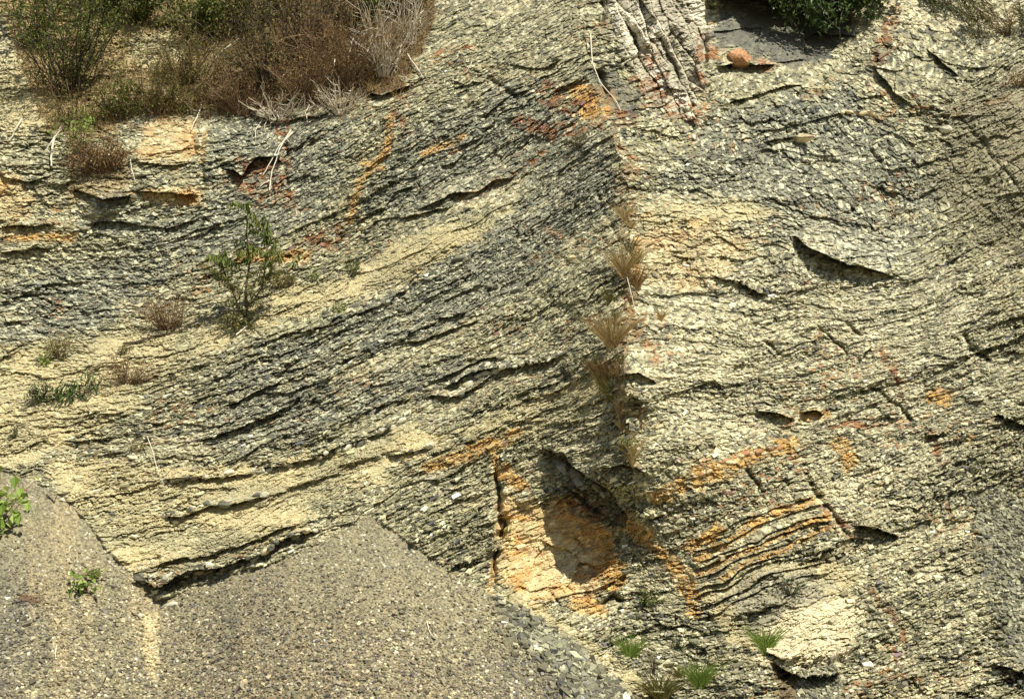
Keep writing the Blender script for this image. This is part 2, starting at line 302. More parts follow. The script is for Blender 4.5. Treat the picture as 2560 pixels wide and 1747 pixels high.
ledge([(1480,1180),(1560,1160),(1640,1190)], .08, .08, 30, 20); ledge([(1540,940),(1600,930),(1640,960)], .14, .18, 40, 22)
ledge([(1280,160),(1340,170),(1400,150)], .08, .1, 24, 16); ledge([(900,230),(950,235),(1040,215)], .1, .14, 24, 20); ledge([(620,280),(700,300),(800,290),(900,250)], .1, .12, 30, 20)
ledge([(1190,300),(1280,240),(1330,230)], .1, .12, 26, 18)
for p_, w_, dp in (([(1905,840),(1960,885)],5,.10),([(2030,810),(2100,870),(2120,920)],4,.07),([(2110,800),(2160,840)],5,.10),([(2410,820),(2430,870),(2500,920)],6,.12),([(1990,840),(2040,862)],4,.05),
    ([(2056,180),(2054,270)],6,.16),([(2170,370),(2200,420)],5,.08),([(2050,400),(2100,400)],4,.06),([(505,380),(505,515)],5,.10),([(720,330),(716,470)],7,.14),([(480,330),(490,380)],5,.1),
    ([(1860,1160),(1910,1235)],6,.12),([(2010,1180),(2060,1260),(2140,1360)],7,.10),([(1232,1150),(1240,1240),(1262,1310),(1235,1370),(1236,1490)],7,.2),([(1250,1320),(1262,1300),(1240,1370)],12,.14),
    ([(1765,0),(1766,200)],8,.3),([(1500,170),(1505,230),(1520,240)],12,.4),([(1560,60),(1580,95),(1590,130)],9,.3),([(1640,80),(1680,160),(1690,240)],7,.22),([(1600,240),(1660,220)],6,.16),([(1505,0),(1500,80)],8,.2),
    ([(2150,950),(2240,1010),(2280,1060)],6,.08),([(1400,1210),(1450,1250),(1520,1290)],5,.1),([(1370,1480),(1400,1520)],4,.06),([(1430,1340),(1470,1390)],4,.05),([(1500,1520),(1540,1490),(1555,1515)],9,.22),
    ([(2420,330),(2560,480)],5,.05),([(1220,190),(1300,250)],7,.12),([(1480,440),(1530,560),(1560,620)],5,.05)):
    crack(p_, w_, dp)
# wide bulge across the right face and fallen-in hollow, far right scree hollow
M_rockw = 1-np.clip(M_scree+M_scree2, 0, 1)
SMO = M_sand*sstep(-.5, .4, fbm(U/90, V/40, 43, 3)-.25*(V > 760)*(U < 900))
ROUGH = np.clip(1 - .60*SMO - .45*M_slab*(1-M_dark) - .12*M_cream, .2, 1)*M_rockw
ZONE = fbm(PSI/330, PHI/46, 47, 4)+f32(.35)*fbm(U/260, V/160, 41, 2)
ROUGH *= f32(.55)+f32(.75)*sstep(-.5, .55, ZONE)+f32(.15)*M_grey
# ---- beds: saw-tooth steps, each bed a little different, broken along its length
def beds(T, amp, seed, power=1.6, brk=150.):
    q = (PHI + fbm(U/140, V/70, seed, 3)*f32(T*.55))/f32(T)
    b = np.floor(q); t = (q-b).astype(f32)
    r = h01(hash2(b.astype(np.int32), np.zeros(b.shape, np.int32), seed), 3)
    k = vnoise(PSI/brk+b*f32(7.3), b*f32(3.1), seed+5)+f32(.5)
    return (np.power(t, f32(power))*(f32(.25)+r)*sstep(.3, .7, k)*f32(amp)).astype(f32), b, t
B1, b1, t1 = beds(74, .070, 201, 2.6, 230)
B2, b2, t2 = beds(27, .040, 202, 2.0, 130)
B3, b3, t3 = beds(11, .022, 203, 1.6, 80)
D += (B1+B2+B3)*ROUGH
# ---- flakes: leaning facets, longer along the bed
def flakes(L, W, tilt, off, seed, x=None, y=None):
    X = (PSI if x is None else x)/f32(L); Y = (PHI if y is None else y)/f32(W)
    h, dx, dy, e = worley(X, Y, seed)
    H = off*(h01(h, 5)-f32(.5)) + tilt*(dx*(h01(h, 6)-f32(.5))*f32(1.2) + dy*(h01(h, 7)-f32(.12))*f32(1.0))
    return H.astype(f32), h, e
XW = fbm(U/22, V/16, 61, 2)
XX = fbm(U/9, V/8, 62, 2)
F1, h1, e1 = flakes(120, 40, .10, .07, 301, PSI+XW*14, PHI+XW*10)
F2, h2, e2 = flakes(34, 12, .050, .036, 302, PSI+XW*9, PHI+XW*6)
F3, h3, e3 = flakes(14, 6.2, .036, .025, 303, PSI+XW*5, PHI+XX*3)
F4, h4, e4 = flakes(6.5, 3.6, .022, .018, 304, PSI, PHI+XX*2)
amp_l = sstep(-.6, .7, fbm(U/120, V/80, 71, 3))
D += ROUGH*(F1*(f32(.35)+f32(.55)*amp_l) + F2*(f32(.6)+f32(.9)*amp_l) + F3*f32(1.25) + F4*f32(1.2) - f32(.014)*np.exp(-(e3/f32(.12))**2)*(h01(h3, 13) > .5) - f32(.022)*np.exp(-(e2/f32(.09))**2)*(h01(h2, 13) > .7))
hj, jx, jy, ej = worley((U*f32(.8)+V*f32(.6))/f32(190)+W1/f32(90), (V*f32(.8)-U*f32(.6))/f32(62)+W2/f32(60), 321)
D -= f32(.028)*np.exp(-(ej/f32(.035))**2)*(h01(hj, 3) > .35)*ROUGH*(f32(.35)+f32(.65)*side)
# blocky joints of the crag at the top of the spur
FB, hb, eb = flakes(120, 30, .40, .34, 311, V*f32(.9)+U*f32(.45)+W2, U-V*f32(.5)+W1*f32(.8))
D += M_block*(FB - f32(.06)*np.exp(-(eb/f32(.1))**2))
FD, hd, ed = flakes(120, 80, .22, .14, 312, U+W1, V+W2)
D += np.clip(M_dark+M_slab*f32(.5), 0, 1)*FD*f32(.8)
# general lumps
D += fbm(U/210, V/150, 81, 4)*f32(.13)*M_rockw*(1-M_sand*f32(.6)) + fbm(PSI/90, PHI/30, 82, 4)*f32(.04)*ROUGH
# rills and lumps in the rubble fans
DS = f32(.05)*fbm(U/260, V/420, 91, 3)+f32(.012)*fbm(U/60, V/60, 92, 3)
hg, gx, gy, ge = worley(U/f32(4.6)+XX*f32(.2), V/f32(3.7), 402)
GR = (h01(hg, 4)*f32(.010)+(gy*(h01(hg, 5)-f32(.2))+gx*(h01(hg, 6)-f32(.5)))*f32(.015)).astype(f32)
hG, Gx, Gy, Ge = worley(U/f32(14), V/f32(10), 403)
GC = (h01(hG, 4)*f32(.03)+(Gy*(h01(hG, 5)-f32(.2))+Gx*(h01(hG, 6)-f32(.5)))*f32(.04)).astype(f32)
M_coarse = poly([(1240,1490),(1330,1530),(1460,1630),(1600,1760),(1650,1900),(1450,1900),(1400,1700),(1280,1600)], 20, 30)*M_scree
scr = np.clip(M_scree+M_scree2, 0, 1)
D += scr*(DS + GR*(f32(1)-M_coarse) + GC*M_coarse) + M_sand*(f32(.35)*GR)*(1-scr)

# ---- the surface in metres
ra, rb, rc = ray(U, V)
T0 = (YC + (CAM[2]-ZC)*COT)/(rb - rc*COT)
T = T0 - D
P = np.stack([CAM[0]+ra*T, CAM[1]+rb*T, CAM[2]+rc*T], -1).astype(f32)
ny_, nx_ = U.shape
print('grid', nx_, ny_, nx_*ny_)
def at(u, v):
    i = int(np.clip(np.searchsorted(UA, u), 1, nx_-1)); j = int(np.clip(np.searchsorted(VA, v), 1, ny_-1))
    return Vector(P[j, i].tolist())
def atn(u, v):
    return P[np.clip(np.searchsorted(VA, v), 1, ny_-1), np.clip(np.searchsorted(UA, u), 1, nx_-1)]
def m_per(u, v): return float((at(u, v)-Vector(CAM.tolist())).length/FPX)

# ---- colours of the rock, with shade painted into some recesses and the thicket floor
def C(r, g, b): return np.array([r, g, b], f32)
def mix(A, B, m):
    m = np.clip(m, 0, 1)[..., None] if np.ndim(m) else m
    return A*(1-m)+B*m
r2 = h01(h2, 8); r3 = h01(h3, 8); r4 = h01(h4, 8); r1 = h01(h1, 8)
big = fbm(U/300, V/180, 501, 4); med = fbm(U/80, V/40, 502, 4); bedn = vnoise(PSI/400, PHI/14, 503)+vnoise(PSI/200, PHI/6, 504)*f32(.7)
BASE = mix(np.broadcast_to(C(.285,.268,.160), U.shape+(3,)), C(.225,.225,.160), M_grey)
BASE = mix(BASE, C(.46,.415,.255), sstep(.0, 1.3, big+bedn*.9+ZONE*-.9-.35*M_grey+.15))
BASE = mix(BASE, C(.42,.345,.175), sstep(.15, .9, med+.2*big)*.45)
M_right = poly([(1600,520),(2000,500),(2330,640),(2480,800),(2500,1050),(2250,1200),(2080,1200),(1850,1060),(1660,1100),(1620,800)], 60, 60)
BASE = mix(BASE, C(.47,.44,.31), M_right*(f32(.12)+f32(.28)*sstep(-.3, .5, med)))
# single flakes: fresh pale faces, dark grey-green faces, a few iron-stained ones
BASE = BASE*(f32(.8)+f32(.4)*r3[..., None])*(f32(.9)+f32(.2)*r2[..., None])*(f32(.7)+f32(.6)*r4[..., None])
BASE = mix(BASE, C(.64,.61,.43), (r4 > .84)*.6+(r3 > .9)*.35)
BASE = mix(BASE, C(.055,.058,.045), (h01(h3, 9) > .91)*.6+(h01(h4, 9) > .82)*.65)
st = fbm(U/150, V/90, 511, 4)
BASE = mix(BASE, C(.30,.14,.045), (h01(h3, 10) > .88)*sstep(-.1, .6, st)*.6)
brk = sstep(-.35, .25, fbm(U/18, V/10, 551, 3)); M_rust *= brk; M_och *= sstep(-.75, -.1, fbm(U/18, V/10, 551, 3))
SANDC = mix(np.broadcast_to(C(.46,.395,.215), U.shape+(3,)), C(.31,.285,.165), sstep(-.1, .7, fbm(U/120, V/60, 521, 4)))*(f32(.8)+f32(.4)*h01(hg, 8)[..., None])
BASE = mix(BASE, SANDC, np.clip(M_sand*(f32(.42)+f32(.3)*(r3 < .6))+.45*SMO, 0, .97))
CREAM = mix(np.broadcast_to(C(.58,.46,.24), U.shape+(3,)), C(.54,.31,.10), sstep(-.2, .6, fbm(U/60, V/30, 531, 3)))*(f32(.8)+f32(.35)*r3[..., None])
BASE = mix(BASE, CREAM, M_cream*.85)
BASE = mix(BASE, mix(np.broadcast_to(C(.36,.33,.25), U.shape+(3,)), C(.62,.58,.47), (h01(hb, 8) > .55)*1.0)*(f32(.7)+f32(.6)*r3[..., None]), M_block*.8)
BASE = mix(BASE, mix(np.broadcast_to(C(.30,.125,.038), U.shape+(3,)), C(.15,.07,.025), (r2 > .6)*1.0)*(f32(.75)+f32(.5)*r3[..., None]), M_rust*(f32(.35)+f32(.5)*(r3 < .7)))
BASE = mix(BASE, C(.50,.295,.08)*(f32(.65)+f32(.6)*r3[..., None]), M_och*(f32(.42)+f32(.4)*(h01(h3, 12) < .65)))
BASE = mix(BASE, C(.27,.255,.175)*(f32(.7)+f32(.6)*h01(hg, 8)[..., None]), M_gsand*.85)
BASE = mix(BASE, C(.58,.52,.34)*(f32(.85)+f32(.3)*r4[..., None]), M_khaki*.85)
M_spur = Z0(); streak(M_spur, [(1560,420),(1575,600),(1565,800),(1545,1000),(1575,1150)], 22, .6)
BASE = mix(BASE, C(.22,.15,.065), M_spur*(r3 < .7))
BASE = mix(BASE, C(.20,.18,.11), poly([(2360,230),(2700,150),(2700,700),(2450,640),(2330,480)], 40, 50)*.6)
BASE = mix(BASE, C(.36,.27,.13), M_soil*(U < 1200)*.85); M_litshade = M_soil*np.clip(.4+.75*sstep(430, 620, U)+fbm(U/50, V/30, 561, 3)*.6, 0, 1)
BASE = mix(BASE, C(.095,.065,.03)*(f32(.6)+f32(.9)*r3[..., None]), M_litshade*.9)  # brown litter and soil, deepened to paint in the shade under the thicket
BASE = mix(BASE, C(.075,.075,.062)*(f32(.6)+f32(.8)*h01(hd, 8)[..., None]), M_dark*.85)  # shade of the recess, hole and overhang painted as dark rock colour
g8 = h01(hg, 8); G8 = h01(hG, 8)
g8 = g8*(1-M_coarse)+G8*M_coarse
SCR = mix(np.broadcast_to(C(.30,.268,.165), U.shape+(3,)), C(.235,.215,.14), sstep(-.3, .5, fbm(U/200, V/260, 541, 3)))
redz = np.exp(-((U-780)/360)**2-((V-1760)/240)**2)
SCR = mix(SCR, C(.36,.20,.11), (h01(hg, 12) > .72)*redz*.4)
SCR = mix(SCR, C(.42,.34,.19), sstep(.3, .9, fbm(U/50+3, V/300, 542, 3)+.35*(U < 420))*.55)
SCR = mix(SCR, C(.27,.265,.175), np.maximum(M_scree2, M_coarse)*.85)
SCR = SCR*f32(.78)*(f32(.62)+f32(.7)*g8[..., None])
SCR = mix(SCR, C(.66,.62,.5), (h01(hg, 9) > .975)*.6); SCR = mix(SCR, C(.05,.05,.04), (h01(hg, 10) > .88)*.5)
BASE = mix(BASE, SCR, scr)
BASE = mix(BASE, C(.46,.385,.215)*(f32(.85)+f32(.3)*g8[..., None]), poly([(355,1540),(395,1530),(395,1700),(370,1690),(358,1600)], 5, 8)*.8)
BASE = np.clip(BASE, .02, .8)

def M(name): m = bpy.data.materials.new(name); m.use_nodes = True; return m
def rock_mat():
    m = M('shale rock'); n = m.node_tree.nodes; L = m.node_tree.links; b = n['Principled BSDF']
    b.inputs['Roughness'].default_value = .85; b.inputs['Specular IOR Level'].default_value = .3
    a = n.new('ShaderNodeAttribute'); a.attribute_name = 'rock_tint'
    tc = n.new('ShaderNodeTexCoord')
    ns = n.new('ShaderNodeTexNoise'); ns.inputs['Scale'].default_value = 55; ns.inputs['Detail'].default_value = 5; ns.inputs['Roughness'].default_value = .7
    L.new(tc.outputs['Object'], ns.inputs['Vector'])
    cr = n.new('ShaderNodeValToRGB'); cr.color_ramp.elements[0].position = .3; cr.color_ramp.elements[0].color = (.5, .5, .5, 1); cr.color_ramp.elements[1].position = .7; cr.color_ramp.elements[1].color = (1.45, 1.42, 1.35, 1)
    L.new(ns.outputs['Fac'], cr.inputs['Fac'])
    mx = n.new('ShaderNodeMix'); mx.data_type = 'RGBA'; mx.blend_type = 'MULTIPLY'; mx.inputs['Factor'].default_value = .8
    L.new(a.outputs['Color'], mx.inputs['A']); L.new(cr.outputs['Color'], mx.inputs['B']); L.new(mx.outputs['Result'], b.inputs['Base Color'])
    bp = n.new('ShaderNodeBump'); bp.inputs['Strength'].default_value = .7; bp.inputs['Distance'].default_value = .012
    n2 = n.new('ShaderNodeTexNoise'); n2.inputs['Scale'].default_value = 90; n2.inputs['Detail'].default_value = 4; L.new(tc.outputs['Object'], n2.inputs['Vector'])
    L.new(n2.outputs['Fac'], bp.inputs['Height']); L.new(bp.outputs['Normal'], b.inputs['Normal'])
    return m
MR = rock_mat()
idx = np.arange(nx_*ny_, dtype=np.int32).reshape(ny_, nx_)
Q = np.stack([idx[:-1, :-1], idx[1:, :-1], idx[1:, 1:], idx[:-1, 1:]], -1).reshape(-1, 4)
sel = (scr[:-1, :-1] > .5).ravel()
sr = (M_scree2[:-1, :-1] > .5).ravel() & sel
PF = P.reshape(-1, 3); CF = np.concatenate([BASE.reshape(-1, 3), np.ones((nx_*ny_, 1), f32)], 1).astype(f32)
def sheet(name, fm):
    F = Q[fm]; used = np.unique(F); rm = np.zeros(len(PF), np.int32); rm[used] = np.arange(len(used))
    o = mesh_obj(name, PF[used], rm[F], MR)
    a = o.data.color_attributes.new('rock_tint', 'FLOAT_COLOR', 'POINT'); a.data.foreach_set('color', CF[used].ravel())
    tag(o, kind='structure'); return o
sheet('rock_slope', ~sel); sheet('scree_slope', sel)
# flat ground in front of the slope
def simple_mat(name, cols, rough=.85, trans=0, spread=1.0, noise=0):
    """colour picked per loose piece from a ramp"""
    m = M(name); n = m.node_tree.nodes; L = m.node_tree.links; b = n['Principled BSDF']; b.inputs['Roughness'].default_value = rough
    b.inputs['Specular IOR Level'].default_value = .25
    g = n.new('ShaderNodeNewGeometry'); cr = n.new('ShaderNodeValToRGB'); cr.color_ramp.interpolation = 'LINEAR'
    e = cr.color_ramp.elements
    while len(e) < len(cols): e.new(.5)
    for i, c in enumerate(cols): e[i].position = i/(len(cols)-1); e[i].color = (*c, 1)
    L.new(g.outputs['Random Per Island'], cr.inputs['Fac']); src = cr.outputs['Color']
    if noise:
        tc = n.new('ShaderNodeTexCoord'); ns = n.new('ShaderNodeTexNoise'); ns.inputs['Scale'].default_value = noise; ns.inputs['Detail'].default_value = 6; L.new(tc.outputs['Object'], ns.inputs['Vector'])
        c2 = n.new('ShaderNodeValToRGB'); c2.color_ramp.elements[0].position = .3; c2.color_ramp.elements[0].color = (.55, .55, .55, 1); c2.color_ramp.elements[1].position = .7; c2.color_ramp.elements[1].color = (1.35, 1.35, 1.3, 1)
        L.new(ns.outputs['Fac'], c2.inputs['Fac']); mx = n.new('ShaderNodeMix'); mx.data_type = 'RGBA'; mx.blend_type = 'MULTIPLY'; mx.inputs['Factor'].default_value = 1
        L.new(src, mx.inputs['A']); L.new(c2.outputs['Color'], mx.inputs['B']); src = mx.outputs['Result']
        bp = n.new('ShaderNodeBump'); bp.inputs['Strength'].default_value = .6; bp.inputs['Distance'].default_value = .02; L.new(ns.outputs['Fac'], bp.inputs['Height']); L.new(bp.outputs['Normal'], b.inputs['Normal'])
    L.new(src, b.inputs['Base Color'])
    if trans:
        tr = n.new('ShaderNodeBsdfTranslucent'); ms = n.new('ShaderNodeMixShader'); ms.inputs[0].default_value = trans
        L.new(src, tr.inputs['Color']); L.new(b.outputs[0], ms.inputs[1]); L.new(tr.outputs[0], ms.inputs[2]); L.new(ms.outputs[0], n['Material Output'].inputs['Surface'])
    return m
MGROUND = simple_mat('gravel ground', [(.25,.235,.17), (.25,.235,.17)], .9, noise=30)
g = mesh_obj('ground', [(-600,-600,0),(600,-600,0),(600,900,0),(-600,900,0)], np.array([[0,1,2,3]]), MGROUND); tag(g, kind='structure')
# ------------------------------------------------------------------ loose pieces: many angular stones in one mesh
def rock_protos(n, k=9, flat=1.0):
    out = []
    for i in range(n):
        a = RNG.normal(size=(8, 3)); c = np.array([(x, y, z) for x in (-1, 1) for y in (-1, 1) for z in (-1, 1)], float)
        out.append((c*(.35+.8*RNG.random((8, 3)))*np.array([.5, .5, .5*flat])+a*.05))
    return np.array(out)
CUBE = np.array([(0,1,3,2),(4,6,7,5),(0,4,5,1),(2,3,7,6),(0,2,6,4),(1,5,7,3)], np.int32)
PROT = rock_protos(24)
dPu = np.gradient(P, axis=1); dPv = np.gradient(P, axis=0)
def frames(u, v, slope):
    j = np.clip(np.searchsorted(VA, v), 4, ny_-5); i = np.clip(np.searchsorted(UA, u), 4, nx_-5)
    p = P[j, i]
    du = (P[j, i+4]-P[j, i-4]); dv = (P[j+4, i]-P[j-4, i])
    uu = (UA[i+4]-UA[i-4])[:, None]; vv = (VA[j+4]-VA[j-4])[:, None]
    n = np.cross(dv, du); n /= np.linalg.norm(n, axis=1)[:, None]+1e-9
    t = du/uu + dv/vv*np.asarray(slope)[:, None]; t -= n*np.sum(t*n, 1)[:, None]; t /= np.linalg.norm(t, axis=1)[:, None]+1e-9
    return p, t, np.cross(n, t), n
def scatter(u, v, L, W_, H, slope, sink=.25, tilt=.35):
    """stones at u, v with metre sizes L (along the bed), W_ (across), H (out)"""
    n_ = len(u); p, t, b, n = frames(u, v, slope)
    ang = RNG.normal(size=n_)*tilt; ca, sa = np.cos(ang)[:, None], np.sin(ang)[:, None]; t, b = t*ca+b*sa, b*ca-t*sa
    an2 = RNG.normal(size=n_)*tilt; ca, sa = np.cos(an2)[:, None], np.sin(an2)[:, None]; n, b = n*ca+b*sa, b*ca-n*sa
    pr = PROT[RNG.integers(0, len(PROT), n_)]
    V_ = (pr[:, :, 0:1]*(t*L[:, None])[:, None]+pr[:, :, 1:2]*(b*W_[:, None])[:, None]+pr[:, :, 2:3]*(n*H[:, None])[:, None]+(p+n*(H*(.5-sink))[:, None])[:, None])
    F_ = (CUBE[None]+(np.arange(n_)*8)[:, None, None]).reshape(-1, 4)
    return V_.reshape(-1, 3), F_
def pick(n, mask, u0=-300, u1=2860, v0=-100, v1=2000):
    u = RNG.uniform(u0, u1, n*3); v = RNG.uniform(v0, v1, n*3)
    m = mask[np.clip(np.searchsorted(VA, v), 0, ny_-1), np.clip(np.searchsorted(UA, u), 0, nx_-1)] > RNG.random(n*3)
    return u[m][:n], v[m][:n]
def slope_at(u, v): return SLF[np.clip(np.searchsorted(VA, v), 0, ny_-1), np.clip(np.searchsorted(UA, u), 0, nx_-1)]
MPP = .0058
M_CHIP = simple_mat('shale chips', [(.07,.07,.05),(.17,.16,.11),(.26,.24,.16),(.36,.33,.22),(.30,.28,.19),(.48,.43,.29),(.62,.58,.43),(.40,.33,.19)], noise=60)
M_GRAV = simple_mat('gravel stones', [(.07,.07,.055),(.16,.15,.11),(.27,.25,.18),(.20,.19,.15),(.34,.31,.22),(.26,.17,.10),(.42,.38,.28),(.62,.57,.45)], noise=60)
chipmask = np.clip((1-scr)*(1-.55*SMO)*(1-M_soil)*(1-M_dark)*(1-.6*M_block)*(1-.7*sstep(.3,.9,M_sand)*(V<720)*(U>800)*(U<1300))*(f32(.3)+f32(.7)*sstep(-.3, .8, ZONE)+f32(.6)*fbm(U/90, V/34, 601, 4)), 0, 1)
def tint(o, u, v, var):
    """loose pieces take the colour of the bed they broke from, each lighter or darker"""
    c = BASE[np.clip(np.searchsorted(VA, v), 0, ny_-1), np.clip(np.searchsorted(UA, u), 0, nx_-1)]
    c = np.clip(c, .1, .6)*np.exp(RNG.normal(0, var, len(u)))[:, None]; c = np.concatenate([np.clip(c, .03, .75), np.ones((len(u), 1))], 1)
    a = o.data.color_attributes.new('rock_tint', 'FLOAT_COLOR', 'POINT'); a.data.foreach_set('color', np.repeat(c, 8, 0).astype(f32).ravel()); return o
u_, v_ = pick(26000, chipmask); s_ = np.minimum(RNG.lognormal(-.25, .5, len(u_)), 2.2)*MPP
Vc, Fc = scatter(u_, v_, s_*10, s_*4.2, s_*3.0, slope_at(u_, v_), .42, .25)
tag(tint(mesh_obj('shale_chips', Vc, Fc, MR), u_, v_, .33), 'grey and cream shale chips crumbling all over the rock face', 'rock chips', kind='stuff')
u_, v_ = pick(34000, M_scree*(1-M_coarse)*.9*sstep(1250, 1650, V), v0=1180); s_ = RNG.lognormal(0, .35, len(u_))*MPP*(.75+.35*np.clip((v_-1200)/550, 0, 1.4))
ug, vg = u_, v_
Va, Fa = scatter(u_, v_, s_*4, s_*3.2, s_*2.4, slope_at(u_, v_)*0, .3, 1.0)
u2, v2 = pick(9000, M_coarse, 1150, 1750, 1400, 1850); s2 = RNG.lognormal(0, .35, len(u2))*MPP
Vb, Fb = scatter(u2, v2, s2*9, s2*6.5, s2*5, v2*0, .2, 1.0)
u3, v3 = pick(5000, M_scree2, 1950, 2860, 1150, 1900); s3 = RNG.lognormal(0, .3, len(u3))*MPP
Vd, Fd = scatter(u3, v3, s3*7, s3*5, s3*4, v3*0, .3, 1.0)
VV = np.concatenate([Va, Vb, Vd]); FF = np.concatenate([Fa, Fb+len(Va), Fd+len(Va)+len(Vb)])
tag(tint(mesh_obj('gravel', VV, FF, MR), np.concatenate([ug, u2, u3]), np.concatenate([vg, v2, v3]), .4), 'grey brown gravel covering the scree fans', 'gravel', kind='stuff')

# ------------------------------------------------------------------ separate stones that can be told apart
def stone_mesh(sub=3, seed=0, ax=(1, .7, .6), cuts=7, rough=.05):
    import bmesh
    r = random.Random(seed); bm = bmesh.new(); bmesh.ops.create_icosphere(bm, subdivisions=sub, radius=1)
    planes = [(Vector([r.gauss(0, 1) for _ in range(3)]).normalized(), r.uniform(.62, .86)) for _ in range(cuts+4)]
    for vtx in bm.verts:
        c = vtx.co
        for n, d in planes:
            e = c.dot(n)-d
            if e > 0: c -= n*e
        c += Vector([r.uniform(-1, 1) for _ in range(3)])*rough
        vtx.co = Vector((c.x*ax[0], c.y*ax[1], c.z*ax[2]))
    me = bpy.data.meshes.new('stone'); bm.to_mesh(me); bm.free(); return me
M_PALE = simple_mat('pale stone', [(.56,.52,.39), (.56,.52,.39)], noise=8)
M_BUFF = simple_mat('buff stone', [(.60,.49,.29), (.60,.49,.29)], noise=5)
M_GREY = simple_mat('grey stone', [(.22,.22,.19), (.22,.22,.19)], noise=6)
M_DSTN = simple_mat('dark shale stone', [(.14,.135,.10), (.14,.135,.10)], noise=9)
M_RSTN = simple_mat('rust stone', [(.40,.21,.10), (.40,.21,.10)], noise=9)
SM = [stone_mesh(2, k, cuts=6, rough=.07) for k in range(8)]
_mcache = {}
def stone(name, u, v, w_, h_, mat, label, group=None, deep=None, rot=0., k=None, cat='rock', out=.1, hi=False):
    """a stone w_ x h_ survey units, long side turned by rot from level, seated on the slope"""
    s = m_per(u, v)/2; k = random.randrange(8) if k is None else k
    if hi: me = stone_mesh(4, 100+k, cuts=9, rough=.022)
    else:
        key = (k, mat.name)
        if key not in _mcache: _mcache[key] = SM[k].copy(); _mcache[key].materials.clear(); _mcache[key].materials.append(mat)
        me = _mcache[key]
    if hi: me.materials.append(mat)
    o = bpy.data.objects.new(name, me); COL.objects.link(o)
    p, t, b, n = frames(np.array([u, u]), np.array([v, v]), np.array([-math.tan(rot)]*2))
    p, t, b, n = [Vector(x[0].tolist()) for x in (p, t, b, n)]
    hh = (deep or h_)*s
    from mathutils import Matrix
    R = Matrix((t, b, n)).transposed().to_4x4(); R.translation = p+n*hh*out
    o.matrix_world = R @ Matrix.Diagonal((w_*s*1.15, h_*s*1.5, hh*1.5, 1))
    return tag(o, label, cat, group)
def row(pts, n, size, mat, name, label, group, jit=6, asp=.55):
    p = np.array(pts, float); seg = np.hypot(*np.diff(p, axis=0).T); c = np.concatenate([[0], np.cumsum(seg)])
    for k in range(n):
        d = c[-1]*(k+.5)/n+random.uniform(-.3, .3)*c[-1]/n
        u = np.interp(d, c, p[:, 0])+random.uniform(-jit, jit)*.5; v = np.interp(d, c, p[:, 1])+random.uniform(-jit, jit)
        w_ = size*random.uniform(.6, 1.4); i = min(len(seg)-1, max(0, np.searchsorted(c, d)-1)); a = -math.atan2(p[i+1, 1]-p[i, 1], p[i+1, 0]-p[i, 0])
        stone(name, u, v, w_, w_*asp*random.uniform(.8, 1.25), mat[k % len(mat)], label, group, rot=a+random.uniform(-.25, .25))
row([(400,1283),(450,1288),(520,1262),(600,1250),(680,1232)], 20, 24, [M_PALE, M_PALE, M_DSTN], 'bed_stone', 'small pale stone in the short row jutting from the sandy lower left slope', 'stones of the short lower left row')
row([(400,1202),(500,1190),(620,1182),(760,1150),(900,1105),(1010,1050)], 34, 22, [M_PALE, M_PALE, M_PALE, M_DSTN], 'bed_stone', 'small pale stone in the long row rising across the lower left slope', 'stones of the long lower left row')
row([(345,1442),(400,1462),(470,1432),(560,1415),(640,1395),(700,1352),(800,1325)], 34, 27, [M_DSTN, M_PALE, M_DSTN, M_BUFF], 'ledge_stone', 'angular brown stone in the undercut ledge just above the gravel fan', 'stones of the ledge above the gravel fan', 10)
row([(1070,1002),(1150,980),(1190,940),(1280,915),(1350,905),(1410,878)], 24, 22, [M_PALE, M_PALE, M_DSTN], 'bed_stone', 'small pale stone in the row rising toward the central dry grass', 'stones of the row below the central grass')
row([(960,1140),(1040,1122),(1085,1105)], 7, 26, [M_PALE, M_DSTN], 'bed_stone', 'pale stone in the short outcrop midway down the central slope', 'stones of the short central outcrop')
row([(1130,965),(1180,930),(1260,890)], 9, 20, [M_PALE, M_DSTN], 'bed_stone', 'small stone in the upper of two rows left of the central grass', 'stones of the upper central row')
row([(1280,730),(1330,705)], 4, 24, [M_PALE, M_DSTN], 'bed_stone', 'pale stone in the short cluster high on the middle slope', 'stones of the short cluster on the middle slope')
row([(1750,1190),(1820,1150),(1900,1130),(1960,1118)], 15, 22, [M_RSTN, M_BUFF], 'bed_stone', 'small orange stone in the ochre band on the lower right face', 'stones of the ochre band')
row([(2100,285),(2160,280),(2200,290)], 6, 24, [M_BUFF], 'bed_stone', 'buff stone in the band across the upper right face', 'stones of the upper right band')
row([(1390,1150),(1440,1190),(1500,1230),(1540,1270)], 10, 34, [M_DSTN, M_GREY, M_DSTN], 'overhang_stone', 'dark angular block hanging under the lip of the overhang above the orange hollow', 'blocks under the overhang', 10, .7)
stone('rock_block', 1845, 148, 62, 56, M_RSTN, 'brown squared block standing on the orange shelf beside the dark recess', deep=50, k=5, hi=True)
stone('rock_slab', 1815, 262, 34, 12, M_BUFF, 'small flat buff slab below the orange shelf', rot=.3, k=6)
stone('rock_slab', 2000, 345, 90, 22, M_BUFF, 'buff crumbly slab above a dark slit on the upper right face', rot=.1, k=2, hi=True)
stone('stone', 513, 1550, 15, 11, M_PALE, 'single white stone on the left part of the central gravel fan')
stone('stone', 1423, 1616, 20, 14, M_PALE, 'largest cream stone in the coarse gravel strip')
stone('stone', 1111, 1495, 11, 10, M_PALE, 'small round white stone high on the right part of the gravel fan')
stone('stone', 1500, 1728, 22, 14, M_PALE, 'cream stone at the bottom of the coarse gravel strip')
stone('stone', 378, 1620, 14, 10, M_PALE, 'pale stone beside the bare sandy gully in the gravel')
stone('stone', 427, 1512, 32, 18, M_PALE, 'pale chipped stone at the top of the gully between the two gravel fans', rot=.1)
